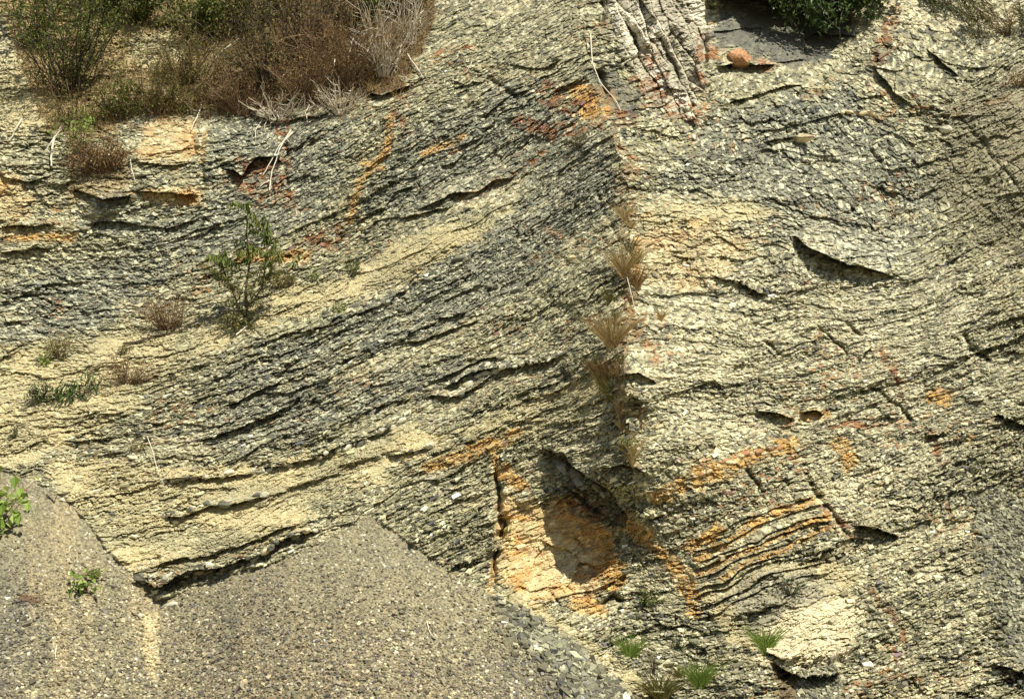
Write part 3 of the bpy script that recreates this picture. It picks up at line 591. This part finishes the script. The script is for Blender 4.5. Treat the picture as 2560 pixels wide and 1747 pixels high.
stone('stone', 240, 1229, 18, 15, M_PALE, 'pale round stone in the pair on the sandy lower left', k=3)
stone('stone', 225, 1232, 16, 12, M_BUFF, 'flatter stone touching the pale round one on the sandy lower left')
stone('stone', 280, 1286, 30, 18, M_DSTN, 'brown rounded stone on the sandy lower left')
stone('stone', 155, 1250, 16, 13, M_PALE, 'pale stone beside the tip of the left gravel fan')
stone('stone', 1145, 648, 36, 20, M_DSTN, 'dark stone at the edge of the smooth sandy strip', rot=.3)
stone('stone', 885, 766, 24, 13, M_DSTN, 'dark flat stone on the slope left of centre', rot=.3)
stone('stone', 1430, 645, 22, 18, M_BUFF, 'buff stone with a shadow near the spur crest', rot=.3)
stone('stone', 1405, 1005, 14, 9, M_PALE, 'small pale stone left of the central dry grass roots')
stone('stone', 1915, 590, 30, 14, M_DSTN, 'dark stone in a hollow beside the cream patch', rot=-.3)
stone('stone', 2365, 325, 30, 22, M_PALE, 'pale stone in the notch of the upper right face')
stone('stone', 1926, 1455, 12, 8, M_PALE, 'small white stone left of the dark plant on the lower right sand')

# ------------------------------------------------------------------ plants
class MB:
    def __init__(s): s.v = []; s.f = []; s.n = 0
    def tube(s, pts, r0, r1, sides=3):
        pts = [Vector(p) for p in pts]; k = len(pts)
        for i, p in enumerate(pts):
            d = (pts[min(i+1, k-1)]-pts[max(i-1, 0)]).normalized(); a = d.orthogonal().normalized(); b = d.cross(a); r = r0+(r1-r0)*i/(k-1)
            for q in range(sides): t = 2*math.pi*q/sides; s.v.append(p+(a*math.cos(t)+b*math.sin(t))*r)
        for i in range(k-1):
            for q in range(sides):
                q2 = (q+1) % sides; s.f.append((s.n+i*sides+q, s.n+i*sides+q2, s.n+(i+1)*sides+q2, s.n+(i+1)*sides+q))
        s.n += k*sides
    def leaf(s, p, d, L, W_, fold=.25, droop=0.):
        d = d.normalized(); u = Vector((random.uniform(-.4, .4), random.uniform(-1, .1), 1)); sd_ = d.cross(u)
        if sd_.length < 1e-3: sd_ = Vector((1, 0, 0))
        sd_.normalize(); nn = sd_.cross(d); m = p+d*L*.45+Vector((0, 0, -droop*L*.15)); tip = p+d*L+Vector((0, 0, -droop*L*.6))
        s.v += [p, m+sd_*W_*.5+nn*W_*fold, tip, m-sd_*W_*.5+nn*W_*fold]; s.f.append((s.n, s.n+1, s.n+2, s.n+3)); s.n += 4
    def blade(s, p, d, L, W_, bend):
        """a thin bent grass blade: three quads"""
        d = d.normalized(); sd_ = d.cross(Vector((0, 1, .2))).normalized()*W_*.5; pts = []
        for i in range(4):
            t = i/3; pts.append(p+d*L*t+bend*(t*t*L))
        for i, q in enumerate(pts): w_ = (1, .9, .6, .12)[i]; s.v += [q-sd_*w_, q+sd_*w_]
        for i in range(3): s.f.append((s.n+2*i, s.n+2*i+1, s.n+2*i+3, s.n+2*i+2))
        s.n += 8
    def build(s, name, mat, parent=None):
        return mesh_obj(name, np.array([tuple(x) for x in s.v], f32), np.array(s.f, np.int32), mat, parent)
def rv(a=1.): return Vector((random.gauss(0, a), random.gauss(0, a), random.gauss(0, a)))
ML = {'green': simple_mat('green leaves', [(.035,.055,.01),(.07,.10,.015),(.12,.155,.025),(.24,.25,.06)], .55, .3),
      'dark': simple_mat('dark green leaves', [(.02,.042,.012),(.04,.07,.018),(.065,.11,.025),(.14,.19,.06)], .5, .2),
      'olive': simple_mat('olive leaves', [(.09,.095,.025),(.14,.14,.035),(.19,.17,.05),(.27,.21,.08)], .6, .3),
      'brown': simple_mat('dry brown leaves', [(.10,.06,.025),(.17,.10,.04),(.25,.15,.06),(.36,.24,.11)], .8, .25),
      'rust': simple_mat('dry reddish leaves', [(.15,.09,.03),(.24,.145,.05),(.33,.21,.08),(.45,.32,.14)], .8, .25),
      'straw': simple_mat('dry straw', [(.28,.20,.08),(.40,.28,.11),(.50,.36,.16),(.58,.46,.24)], .8, .3),
      'lime': simple_mat('fresh green leaves', [(.13,.20,.03),(.20,.30,.05),(.28,.38,.08),(.38,.46,.14)], .5, .35)}
MS = {'dark': simple_mat('dark twigs', [(.035,.025,.015),(.06,.045,.03),(.10,.075,.05)], .9), 'pale': simple_mat('bleached twigs', [(.42,.36,.26),(.55,.49,.37),(.62,.57,.46)], .9),
      'brown': simple_mat('brown twigs', [(.12,.08,.045),(.18,.12,.07),(.26,.18,.10)], .9)}
def root(name, u, v, label, cat, group=None):
    o = bpy.data.objects.new(name, None); o.empty_display_size = .1; COL.objects.link(o); o.location = at(u, v); tag(o, label, cat, group); return o
def seat(o, parent):
    o.matrix_parent_inverse = parent.matrix_world.inverted(); return o
def fin(mb, name, mat, r):
    if not mb.f: return
    off = r.location; mb.v = [p-off for p in mb.v]; return mb.build(name, mat, r)
def wander(p, d, L, n=5, wob=.18, grav=0.):
    pts = [p.copy()]; d = d.normalized()
    for i in range(n):
        d = (d+rv(wob)+Vector((0, 0, -grav))).normalized(); pts.append(pts[-1]+d*L/n)
    return pts, d
def shrub(name, u, v, h, w_, leaf, twig, label, group=None, stems=12, leaves=900, lsz=9, cat='bush', spread=.8, droop=.2, thick=1.6, lean=(0, -.15, 0), gappy=.0, sub=5, lowest=.2, aspect=.38, grav=.0):
    """h, w_ in survey units; branching stems with leaves along their outer parts"""
    r = root(name, u, v, label, cat, group); s = m_per(u, v); H = h*s; base = r.location.copy(); st = MB(); lf = MB(); tips = []
    for k in range(stems):
        a = random.uniform(0, 2*math.pi); q = random.random()**.6*spread
        d = Vector((math.cos(a)*q*w_/h*1.0+lean[0], math.sin(a)*q*.6+lean[1], 1+lean[2])); L = H*random.uniform(.65, 1.1)
        p0 = base+Vector((math.cos(a)*w_*s*.12*random.random(), -.02, -.03)); pts, dd = wander(p0, d, L, 6, .13, grav); st.tube(pts, thick*s*random.uniform(.7, 1.2), thick*s*.3)
        for b in range(sub):
            i = random.randrange(1, 6); bp, bd = wander(pts[i], (pts[i]-pts[i-1]).normalized()+rv(.6), L*random.uniform(.2, .5), 4, .25, grav); st.tube(bp, thick*s*.5, thick*s*.2)
            tips.append(bp)
        tips.append(pts[2:] if lowest > .1 else pts)
    for k in range(leaves):
        t = random.choice(tips); i = random.randrange(len(t)-1); p = t[i].lerp(t[i+1], random.random())+rv(lsz*s*.6)
        lf.leaf(p, rv(1)+Vector((0, -.2, -droop)), lsz*s*random.uniform(.6, 1.4), lsz*s*aspect*random.uniform(.7, 1.3), droop=droop)
    fin(st, 'stems', MS[twig], r); fin(lf, 'foliage', ML[leaf], r); return r
def tuft(u, v, h, w_, mat, label, n=90, name='grass_tuft', cat='grass', bw=1.8, stiff=1., seeds=None, group=None):
    s = m_per(u, v); mb = MB(); base = at(u, v); o_ = base.copy()
    for k in range(n):
        a = random.uniform(-1, 1); d = Vector((a*w_/h*.9, random.uniform(-.5, .2), stiff)); p = base+Vector((random.gauss(0, .16)*w_*s*.5, random.uniform(-.02, .01), random.gauss(0, .05)*h*s-.01))
        mb.blade(p, d, h*s*random.uniform(.45, 1.1), bw*s*random.uniform(.7, 1.3), Vector((a*.35, -.15, -.25*random.random())))
    mb.v = [p-o_ for p in mb.v]; o = mb.build(name, mat); o.location = o_; return tag(o, label, cat, group)
T = 'bushes of the thicket on the upper left bank'
# the bank above the rock, upper left
for a in ((180,245,330,320,'green','dark','tall green leafy bush with dark stems at the far upper left',34,4200,9),
          (60,120,200,200,'green','dark','green bush cut by the left picture edge above the sandy bank',12,1200,11),
          (330,60,170,190,'green','dark','green bush behind the bare sandy gap in the thicket',12,1800,11),
          (480,105,190,180,'green','brown','green leafy bush right of the bare sandy gap',14,1900,12),
          (470,225,170,240,'olive','brown','olive bush with mixed dry leaves in the middle of the thicket',30,3000,7),
          (390,285,130,260,'olive','brown','low olive bush at the foot of the thicket above the pale ledges',30,3200,7),
          (670,235,290,190,'olive','dark','tall dark-stemmed bush with sparse olive leaves',30,1300,9),
          (760,150,230,200,'brown','dark','dark bare-stemmed bush at the top of the thicket',46,1700,6),
          (770,262,210,230,'rust','brown','reddish dry bush in the middle of the upper bank',46,2400,6),
          (600,285,130,200,'brown','brown','low brown dry bush hanging over the rock edge',36,2000,6),
          (880,225,210,190,'rust','brown','orange brown dry bush right of the reddish one',44,2200,6),
          (900,70,150,170,'green','dark','dark green patch of bush high behind the dry thicket',12,1500,11),
          (960,190,200,150,'brown','pale','twiggy brown bush at the right end of the thicket',30,500,8),
          (1030,110,170,120,'brown','pale','thin dry bush at the top right corner of the thicket',18,260,8),
          (1000,40,140,150,'olive','dark','sparse olive bush at the top edge beside the rock crest',10,500,9),
          (620,80,190,200,'olive','dark','olive bush at the top edge of the bank',14,1500,10),
          (250,30,150,180,'green','brown','leafy bush at the top edge above the tall green bush',12,1300,11),
          (190,325,120,140,'olive','brown','small olive bush on the sandy rim under the tall green bush',10,800,8),
          (300,300,110,160,'green','brown','low leafy bush in the hollow below the sandy gap',12,1000,9),
          (850,285,90,160,'brown','pale','low tangle of bare twigs under the orange brown bush',26,260,7),
          (700,305,90,180,'brown','pale','low tangle of bare twigs under the reddish bush',26,260,7),
          (200,400,110,70,'lime','brown','slim bright green plant hanging above the brown dry bush',7,260,11)):
    shrub('bush', a[0], a[1], a[2], a[3], a[4], a[5], a[6], T, stems=a[7], leaves=a[8], lsz=a[9], thick=1.5)
# dry grass through the thicket
def grassfield(name, mask, n, mat, h, label, u0, u1, v0, v1, bw=1.6):
    u_, v_ = pick(n, mask, u0, u1, v0, v1); mb = MB()
    for a, b in zip(u_, v_):
        p = at(a, b); s = .0075 if b < 400 else MPP
        mb.blade(p, Vector((random.gauss(0, .45), random.uniform(-.8, .1), 1)), h*s*random.uniform(.4, 1.2), bw*s, Vector((random.gauss(0, .3), -.2, -.35)))
    return tag(mb.build(name, mat), label, 'grass', kind='stuff')
grassfield('dry_grass', M_soil*(U < 1150)*(V < 420)*(f32(.25)+f32(.75)*sstep(400, 650, U)), 6000, ML['brown'], 26, 'brown dry grass and litter under the thicket', -300, 1150, -150, 420)
grassfield('straw_grass', np.clip(M_soil*(U < 1150), 0, 1)*.8, 6000, ML['straw'], 30, 'pale straw between the bushes of the thicket', -300, 1100, -150, 400, 1.3)
# hanging roots and bleached twigs along the rim
def twig(name, pts, w_, mat, label, cat='twig', group=None, lift=.03, forks=0):
    s = m_per(*pts[0]); mb = MB(); P_ = [at(a, b)+Vector((0, -lift-.02*random.random(), 0)) for a, b in pts]
    Q_ = [P_[0]]
    for i in range(len(P_)-1): Q_ += [P_[i].lerp(P_[i+1], .5)+rv(.008), P_[i+1]]
    # keep the stick straight through the bumps of the rock
    ys = np.linspace(Q_[0].y, Q_[-1].y, len(Q_))
    for q, y in zip(Q_, ys): k = min(q.y, y+.05); q.z += (k-q.y)*(q.z-CAM[2])/q.y; q.x *= k/q.y; q.y = k
    mb.tube(Q_, w_*s*.6, w_*s*.3, 4)
    for k in range(forks):
        i = random.randrange(1, len(Q_)-1); b_, _ = wander(Q_[i], (Q_[i+1]-Q_[i])+rv(.08), (Q_[-1]-Q_[0]).length*random.uniform(.2, .4), 4, .3); mb.tube(b_, w_*s*.35, w_*s*.15)
    off = Q_[0].copy(); mb.v = [p-off for p in mb.v]; o = mb.build(name, mat); o.location = off; return tag(o, label, cat, group)
RT = 'bleached roots hanging from the rim of the bank'
ROOT_LABELS = ['thick forked bleached root hanging at far left beside the brown dry bush', 'long bleached root drooping over the rust red hollow', 'second long root drooping over the rust red hollow, right of the longer one', 'short bleached root hanging above the cream ledges', 'pale twig hanging from the right end of the thicket', 'pale twig slanting down right beside the thicket end', 'short pale root under the reddish dry bush', 'short pale root below the middle brown bush', 'thin pale root on the sandy bank at the far left edge', 'curved pale twig in front of the bare upper thicket', 'pale crooked twig beside the dark green patch of bush', 'thin pale twig in the middle of the brown thicket', 'pale twig slanting left across the green and brown bushes', 'upright pale twig among the orange brown bushes', 'short hooked pale root at the lower rim of the olive bush', 'pale broken root under the tall green bush', 'dark-looking long stem slanting beside the sandy gap', 'pale twig at the top by the rock crest', 'short pale root just above the rust red hollow', 'tiny bleached twig lying on the rock right of the thicket', 'pale root trailing over the cream ledge block']
for (pts, w_), lab_ in zip((([(160,318),(140,350),(132,400),(133,420)],5),([(735,335),(700,370),(672,420),(660,440)],3),([(730,330),(700,380),(682,430),(676,480)],3),([(505,265),(495,300),(480,330)],3),
    ([(1010,90),(1000,140),(985,185)],3),([(1020,140),(1040,170),(1060,200)],3),([(775,265),(765,285),(770,310)],2.5),([(690,280),(700,300),(715,300)],2.5),([(60,300),(40,330),(25,355)],3),([(900,70),(880,110),(870,150)],2.5),
    ([(950,80),(920,130),(900,180)],2.5),([(720,180),(700,210),(690,250)],2.5),([(600,100),(560,130),(540,150)],2.5),([(840,140),(830,190),(820,230)],2.5),([(520,210),(530,240),(540,255)],2.5),([(260,240),(270,260),(280,275)],3),
    ([(370,150),(395,200),(420,250)],2.5),([(1060,30),(1030,60),(1010,110)],2.5),([(660,300),(640,330),(640,350)],2),([(1180,160),(1165,185)],2),([(330,395),(335,430),(342,460)],2)), ROOT_LABELS):
    twig('hanging_root', pts, w_, MS['pale'], lab_, 'root', RT, .06, 2)
twig('bare_root', [(412,1100),(450,1060),(430,1100)][:1]+[(340,1065),(375,1110),(398,1185)][0:0]+[(430,1190)][0:0]+[(370,1090),(385,1130),(400,1185)], 2.5, MS['pale'], 'long curved pale root lying on the lower left slope', 'root')
shrub('hanging_bush', 255, 430, 90, 190, 'brown', 'brown', 'brown dry bush hanging over the grey boulder on the left', stems=26, leaves=1300, lsz=8, droop=.6, sub=6)
# sapling
def sapling():
    u, v = 622, 812; r = root('sapling', u, v, 'slender young tree with drooping green leaves on the left slope', 'young tree'); s = m_per(u, v); tr = MB(); lf = MB(); yl = MB(); b = r.location.copy()
    def off(du, dz, dy=0): return b+Vector((du*s*1.0, -.05-dy, dz*s*1.03))
    S_ = [([(0,0),(-6,70),(-4,150),(-14,220),(-12,290)], 3.6), ([(0,0),(-26,45),(-50,90),(-74,150),(-80,180)], 2.8), ([(-2,30),(28,90),(40,150),(30,215),(42,262)], 2.4), ([(-5,8),(-32,-10),(-28,40),(-38,90)], 1.8), ([(-40,80),(-70,110),(-105,135)], 1.5), ([(10,60),(50,110),(70,160)], 1.5),([(20,100),(60,120),(96,140)],1.2)]
    br = []
    for pts, w_ in S_:
        Q_ = [off(a, c, random.uniform(-.05, .12)) for a, c in pts]; tr.tube(Q_, w_*s, w_*s*.35, 5); br.append(Q_)
    tw = []
    for Q_ in br:
        for i in range(1, len(Q_)):
            for k in range(5):
                p = Q_[i-1].lerp(Q_[i], random.random()); bp, _ = wander(p, Vector((random.uniform(-1, 1), random.uniform(-.7, .4), random.uniform(-.1, .7))), s*random.uniform(25, 60), 4, .25, .18); tr.tube(bp, .8*s, .35*s); tw.append(bp)
    top = b.z+150*s
    for k in range(2600):
        t = random.choice(tw); i = random.randrange(len(t)-1); p = t[i].lerp(t[i+1], random.random())
        if p.z > top: 
            if random.random() < .75: lf.leaf(p, Vector((random.gauss(0, .45), random.gauss(-.2, .4), -1)), random.uniform(14, 26)*s, 4.6*s, droop=.3)
        elif random.random() < .75: (yl if random.random() < .6 else lf).leaf(p, rv()+Vector((0, 0, -.3)), random.uniform(8, 14)*s, 3.4*s, droop=.2)
    fin(tr, 'trunk', MS['dark'], r); fin(lf, 'foliage', ML['green'], r); fin(yl, 'young_foliage', ML['olive'], r)
sapling()
shrub('bush', 700, 720, 60, 110, 'olive', 'brown', 'low olive undergrowth to the right of the sapling', stems=14, leaves=380, lsz=7, thick=1.0)
shrub('dry_bush', 420, 822, 95, 150, 'rust', 'brown', 'reddish dry bush left of the sapling', stems=46, leaves=420, lsz=6, thick=1.1, sub=5)
twig('fallen_branch', [(310,860),(360,852),(420,835),(470,822)], 6, MS['dark'], 'dark branch lying under the reddish dry bush', 'branch', forks=5)
twig('fallen_branch', [(590,838),(620,815),(640,795),(655,780)], 4, MS['pale'], 'pale crooked stick at the foot of the sapling', 'branch', forks=2)
shrub('bush', 150, 890, 60, 80, 'olive', 'brown', 'small dry plant clump on the left sandy shelf', stems=16, leaves=260, lsz=8, thick=1.0)
shrub('plant', 118, 905, 34, 30, 'lime', 'brown', 'tiny fresh green plant beside the dry clump on the left shelf', stems=6, leaves=60, lsz=10, thick=1.0, cat='plant')
shrub('bush', 110, 1000, 55, 110, 'dark', 'dark', 'low dark green bush on the sand at far left', stems=18, leaves=420, lsz=8, thick=1.0)
shrub('plant', 180, 985, 40, 90, 'dark', 'dark', 'dark drooping long-leaved sprig on the sand beside the low bush', stems=9, leaves=95, lsz=22, droop=.9, aspect=.22, thick=1.2, cat='plant', grav=.12)
shrub('plant', 240, 970, 50, 60, 'dark', 'brown', 'small leafy sprig between the dark sprig and the brown clump', stems=7, leaves=90, lsz=14, droop=.6, aspect=.25, thick=1.0, cat='plant')
shrub('dry_bush', 320, 955, 75, 150, 'brown', 'brown', 'brown tangled dry clump on the left sandy slope', stems=26, leaves=420, lsz=7, thick=1.0)
shrub('plant', 300, 885, 34, 60, 'olive', 'brown', 'sparse small plant above the brown tangled clump', stems=8, leaves=90, lsz=8, thick=.8, cat='plant')
shrub('plant', 880, 690, 62, 40, 'green', 'dark', 'small green plant on the upper edge of the sandy strip', stems=8, leaves=120, lsz=9, thick=1.0, cat='plant')
shrub('plant', 845, 780, 34, 26, 'lime', 'brown', 'tiny green plant low on the sandy strip', stems=6, leaves=50, lsz=9, thick=.8, cat='plant')
shrub('plant', 780, 700, 30, 26, 'lime', 'brown', 'tiny plant right of the sapling undergrowth', stems=6, leaves=50, lsz=9, thick=.8, cat='plant')
shrub('plant', 350, 1125, 34, 50, 'olive', 'brown', 'small olive weed on the lower left slope by the pale root', stems=8, leaves=100, lsz=7, thick=.7, cat='plant')
shrub('plant', 40, 1085, 30, 24, 'dark', 'brown', 'small dark weed at the far left above the gravel', stems=6, leaves=50, lsz=8, thick=.7, cat='plant')
shrub('leafy_plant', -14, 1330, 130, 110, 'lime', 'brown', 'bright green broad-leaved plant cut by the left picture edge', stems=14, leaves=170, lsz=24, thick=1.6, aspect=.7, cat='plant')
shrub('leafy_plant', 205, 1475, 40, 70, 'lime', 'dark', 'green leafy sprig lying on the left gravel fan', stems=7, leaves=46, lsz=18, thick=1.4, aspect=.6, cat='plant', spread=1.2)
shrub('leafy_plant', 235, 1440, 26, 50, 'green', 'dark', 'darker green sprig just above the leafy one on the left gravel fan', stems=5, leaves=26, lsz=16, thick=1.2, aspect=.6, cat='plant', spread=1.2)
for q in range(9):
    a = random.uniform(-.5, .5); twig('dead_twig', [(40+q*6, 1485+random.uniform(-10, 14)), (75+random.uniform(-10, 10), 1492+random.uniform(-8, 8)), (105+random.uniform(-14, 16), 1496+random.uniform(-14, 16))], 3, MS['brown'], 'brown dead twig in the small pile on the left gravel fan', 'twig', 'twigs of the small pile')
twig('stick', [(333,1528),(345,1538),(356,1547)], 3.4, MS['dark'], 'short dark stick beside the sandy gully', 'stick')
twig('stick', [(268,1692),(258,1715),(228,1740)], 3, MS['dark'], 'curved dark stick near the bottom of the left gravel fan', 'stick')
twig('stick', [(146,1610),(143,1645)], 2.4, MS['pale'], 'thin pale stick upright on the left gravel', 'stick')
twig('stick', [(205,1700),(222,1698)], 3, MS['dark'], 'tiny dark stick left of the curved one', 'stick')
twig('stick', [(905,716),(950,716),(985,711)], 2.6, MS['dark'], 'thin dark stick lying across the sandy strip', 'stick')
twig('stick', [(1068,1550),(1075,1580),(1105,1605)], 2.4, MS['pale'], 'curved bleached stick on the central gravel fan', 'stick')
twig('stick', [(120,1235),(140,1255),(148,1235)], 2.6, MS['dark'], 'forked dark twig at the tip of the left gravel fan', 'stick')
twig('root', [(1475,90),(1480,160),(1500,210),(1535,250),(1550,280)], 2.6, MS['pale'], 'thin pale root hanging beside the dark hole in the crag', 'root')
twig('root', [(1565,690),(1575,730),(1590,790)], 2, MS['pale'], 'pale stem trailing below the upper dry grass', 'root')
twig('root', [(2142,130),(2210,145),(2270,110)][0:0]+[(2190,150),(2225,128),(2258,108)], 6, MS['brown'], 'brown broken root sticking up on the upper right', 'root')
# grass on the spur
tuft(1560, 690, 95, 60, ML['straw'], 'upper dry yellow grass tuft on the spur crest', 120)
tuft(1590, 720, 80, 40, ML['rust'], 'reddish dry grass tuft right of the upper yellow one on the spur', 80)
tuft(1530, 870, 110, 80, ML['straw'], 'tall dry straw grass tuft in the middle of the spur', 170)
tuft(1512, 960, 90, 70, ML['brown'], 'dark brown hanging grass clump at the foot of the straw tuft', 170)
tuft(1530, 1000, 90, 50, ML['olive'], 'olive brown grass clump below the straw tuft', 110)
tuft(1490, 930, 60, 50, ML['olive'], 'small olive grass clump left of the spur', 80)
tuft(1560, 550, 60, 40, ML['straw'], 'thin straw tuft high on the spur crest', 50); tuft(1585, 1050, 60, 40, ML['brown'], 'small brown tuft on the lower spur', 60)
tuft(1525, 760, 60, 40, ML['olive'], 'thin olive weeds between the two big spur tufts', 60)
for k in range(26):
    vv = random.uniform(560, 1180); uu = np.interp(vv, [500,700,900,1100,1300],[1574,1570,1545,1565,1590])+random.gauss(0, 16)
    tuft(uu, vv, random.uniform(26, 62), random.uniform(16, 40), ML[random.choice(['straw','olive','brown','rust'])], 'small thin dry tuft scattered along the spur crest', random.randint(22, 50), group='small dry tufts along the spur', bw=1.4)
tuft(1650, 800, 40, 30, ML['straw'], 'small straw tuft right of the spur tufts', 40)
shrub('plant', 1575, 1118, 40, 34, 'lime', 'brown', 'yellow green plant on the spur above the overhang', stems=9, leaves=140, lsz=6, thick=.8, cat='plant')
shrub('plant', 1590, 1240, 60, 40, 'olive', 'brown', 'dusty yellow plant right of the overhang', stems=9, leaves=150, lsz=6, thick=.8, cat='plant')
shrub('plant', 1440, 372, 56, 70, 'olive', 'brown', 'small green yellow plant high on the spur under the ochre rock', stems=10, leaves=260, lsz=6, thick=.8, cat='plant')
shrub('plant', 1610, 1330, 40, 24, 'olive', 'brown', 'slim weed in the crack right of the orange hollow', stems=6, leaves=60, lsz=6, thick=.8, cat='plant')
shrub('plant', 1730, 1450, 34, 28, 'olive', 'brown', 'small olive weed at the left end of the orange beds', stems=6, leaves=70, lsz=6, thick=.7, cat='plant')
shrub('plant', 1622, 1512, 60, 66, 'green', 'dark', 'round green weed right of the small dark hole', stems=16, leaves=330, lsz=7, thick=.8, cat='plant')
tuft(1574, 1640, 62, 58, ML['lime'], 'bright green grass tuft on the rim of the gravel fan', 150, bw=2.2)
tuft(1912, 1625, 76, 60, ML['lime'], 'yellow green grass tuft above the brown stain', 110, bw=2.4)
tuft(1745, 1715, 80, 66, ML['lime'], 'green grass tuft at the bottom right of the gravel rim', 150, bw=2.2)
tuft(1650, 1745, 84, 90, ML['olive'], 'olive grass clump at the bottom edge beside the gravel', 170, bw=2.0); tuft(1700, 1690, 40, 40, ML['olive'], 'small olive tuft above the bottom green tuft', 60)
shrub('plant', 1975, 1478, 44, 70, 'dark', 'dark', 'grey green feathery plant on the lower right sand patch', stems=18, leaves=200, lsz=5, thick=.7, cat='plant')
shrub('plant', 1635, 1680, 70, 40, 'brown', 'dark', 'bare dark twiggy weed above the bottom grass clump', stems=12, leaves=40, lsz=6, thick=.8, cat='plant')
shrub('plant', 1700, 1620, 44, 40, 'dark', 'dark', 'small dark weed between the two bright grass tufts', stems=9, leaves=90, lsz=7, thick=.8, cat='plant')
# top right
def hanger(name, u, v, w_, h, leaf, label, n, lsz, strands, aspect=.45, cat='bush', lean=0., out=.35):
    r = root(name, u, v, label, cat); s = m_per(u, v); st = MB(); lf = MB(); b = r.location
    for k in range(strands):
        p = b+Vector((random.uniform(-.5, .5)*w_*s, -random.uniform(.05, out), random.uniform(-.05, .35)*h*s)); L = h*s*random.uniform(.35, 1.1)
        pts, _ = wander(p, Vector((lean+random.gauss(0, .35), -.4, -.6)), L, 7, .16, .12); st.tube(pts, 1.3*s, .5*s)
        for q in range(int(n/strands)):
            i = random.randrange(7); c = pts[i].lerp(pts[i+1], random.random())+rv(lsz*s*.7); lf.leaf(c, rv()+Vector((0, -.3, -.4)), lsz*s*random.uniform(.6, 1.3), lsz*s*aspect, droop=.3)
    fin(st, 'stems', MS['dark'], r); fin(lf, 'foliage', ML[leaf], r); return r
hanger('hanging_bush', 2060, -30, 230, 170, 'dark', 'dark leafy bush hanging over the shaded recess at the top right', 3200, 14, 44)
hanger('hanging_bush', 2150, -10, 110, 80, 'green', 'lighter green foliage at the right side of the dark hanging bush', 520, 12, 16)
hanger('hanging_vine', 2340, -10, 90, 150, 'green', 'trailing vine with small bright leaves down the upper right slope', 1600, 6, 34, lean=.45)
hanger('hanging_vine', 2420, 60, 60, 100, 'olive', 'lower end of the trailing vine spreading on the upper right slope', 700, 6, 20, lean=.4)
hanger('hanging_vine', 2545, 60, 60, 130, 'green', 'sparse vine with small leaves at the right picture edge', 500, 6, 18, lean=.25)
shrub('dry_bush', 2510, 90, 80, 110, 'rust', 'brown', 'reddish dry weeds at the upper right corner', stems=18, leaves=300, lsz=6, thick=.8)
shrub('dry_bush', 2540, 215, 40, 110, 'rust', 'brown', 'reddish dry weeds on the rounded shoulder at the right edge', stems=18, leaves=220, lsz=6, thick=.7)
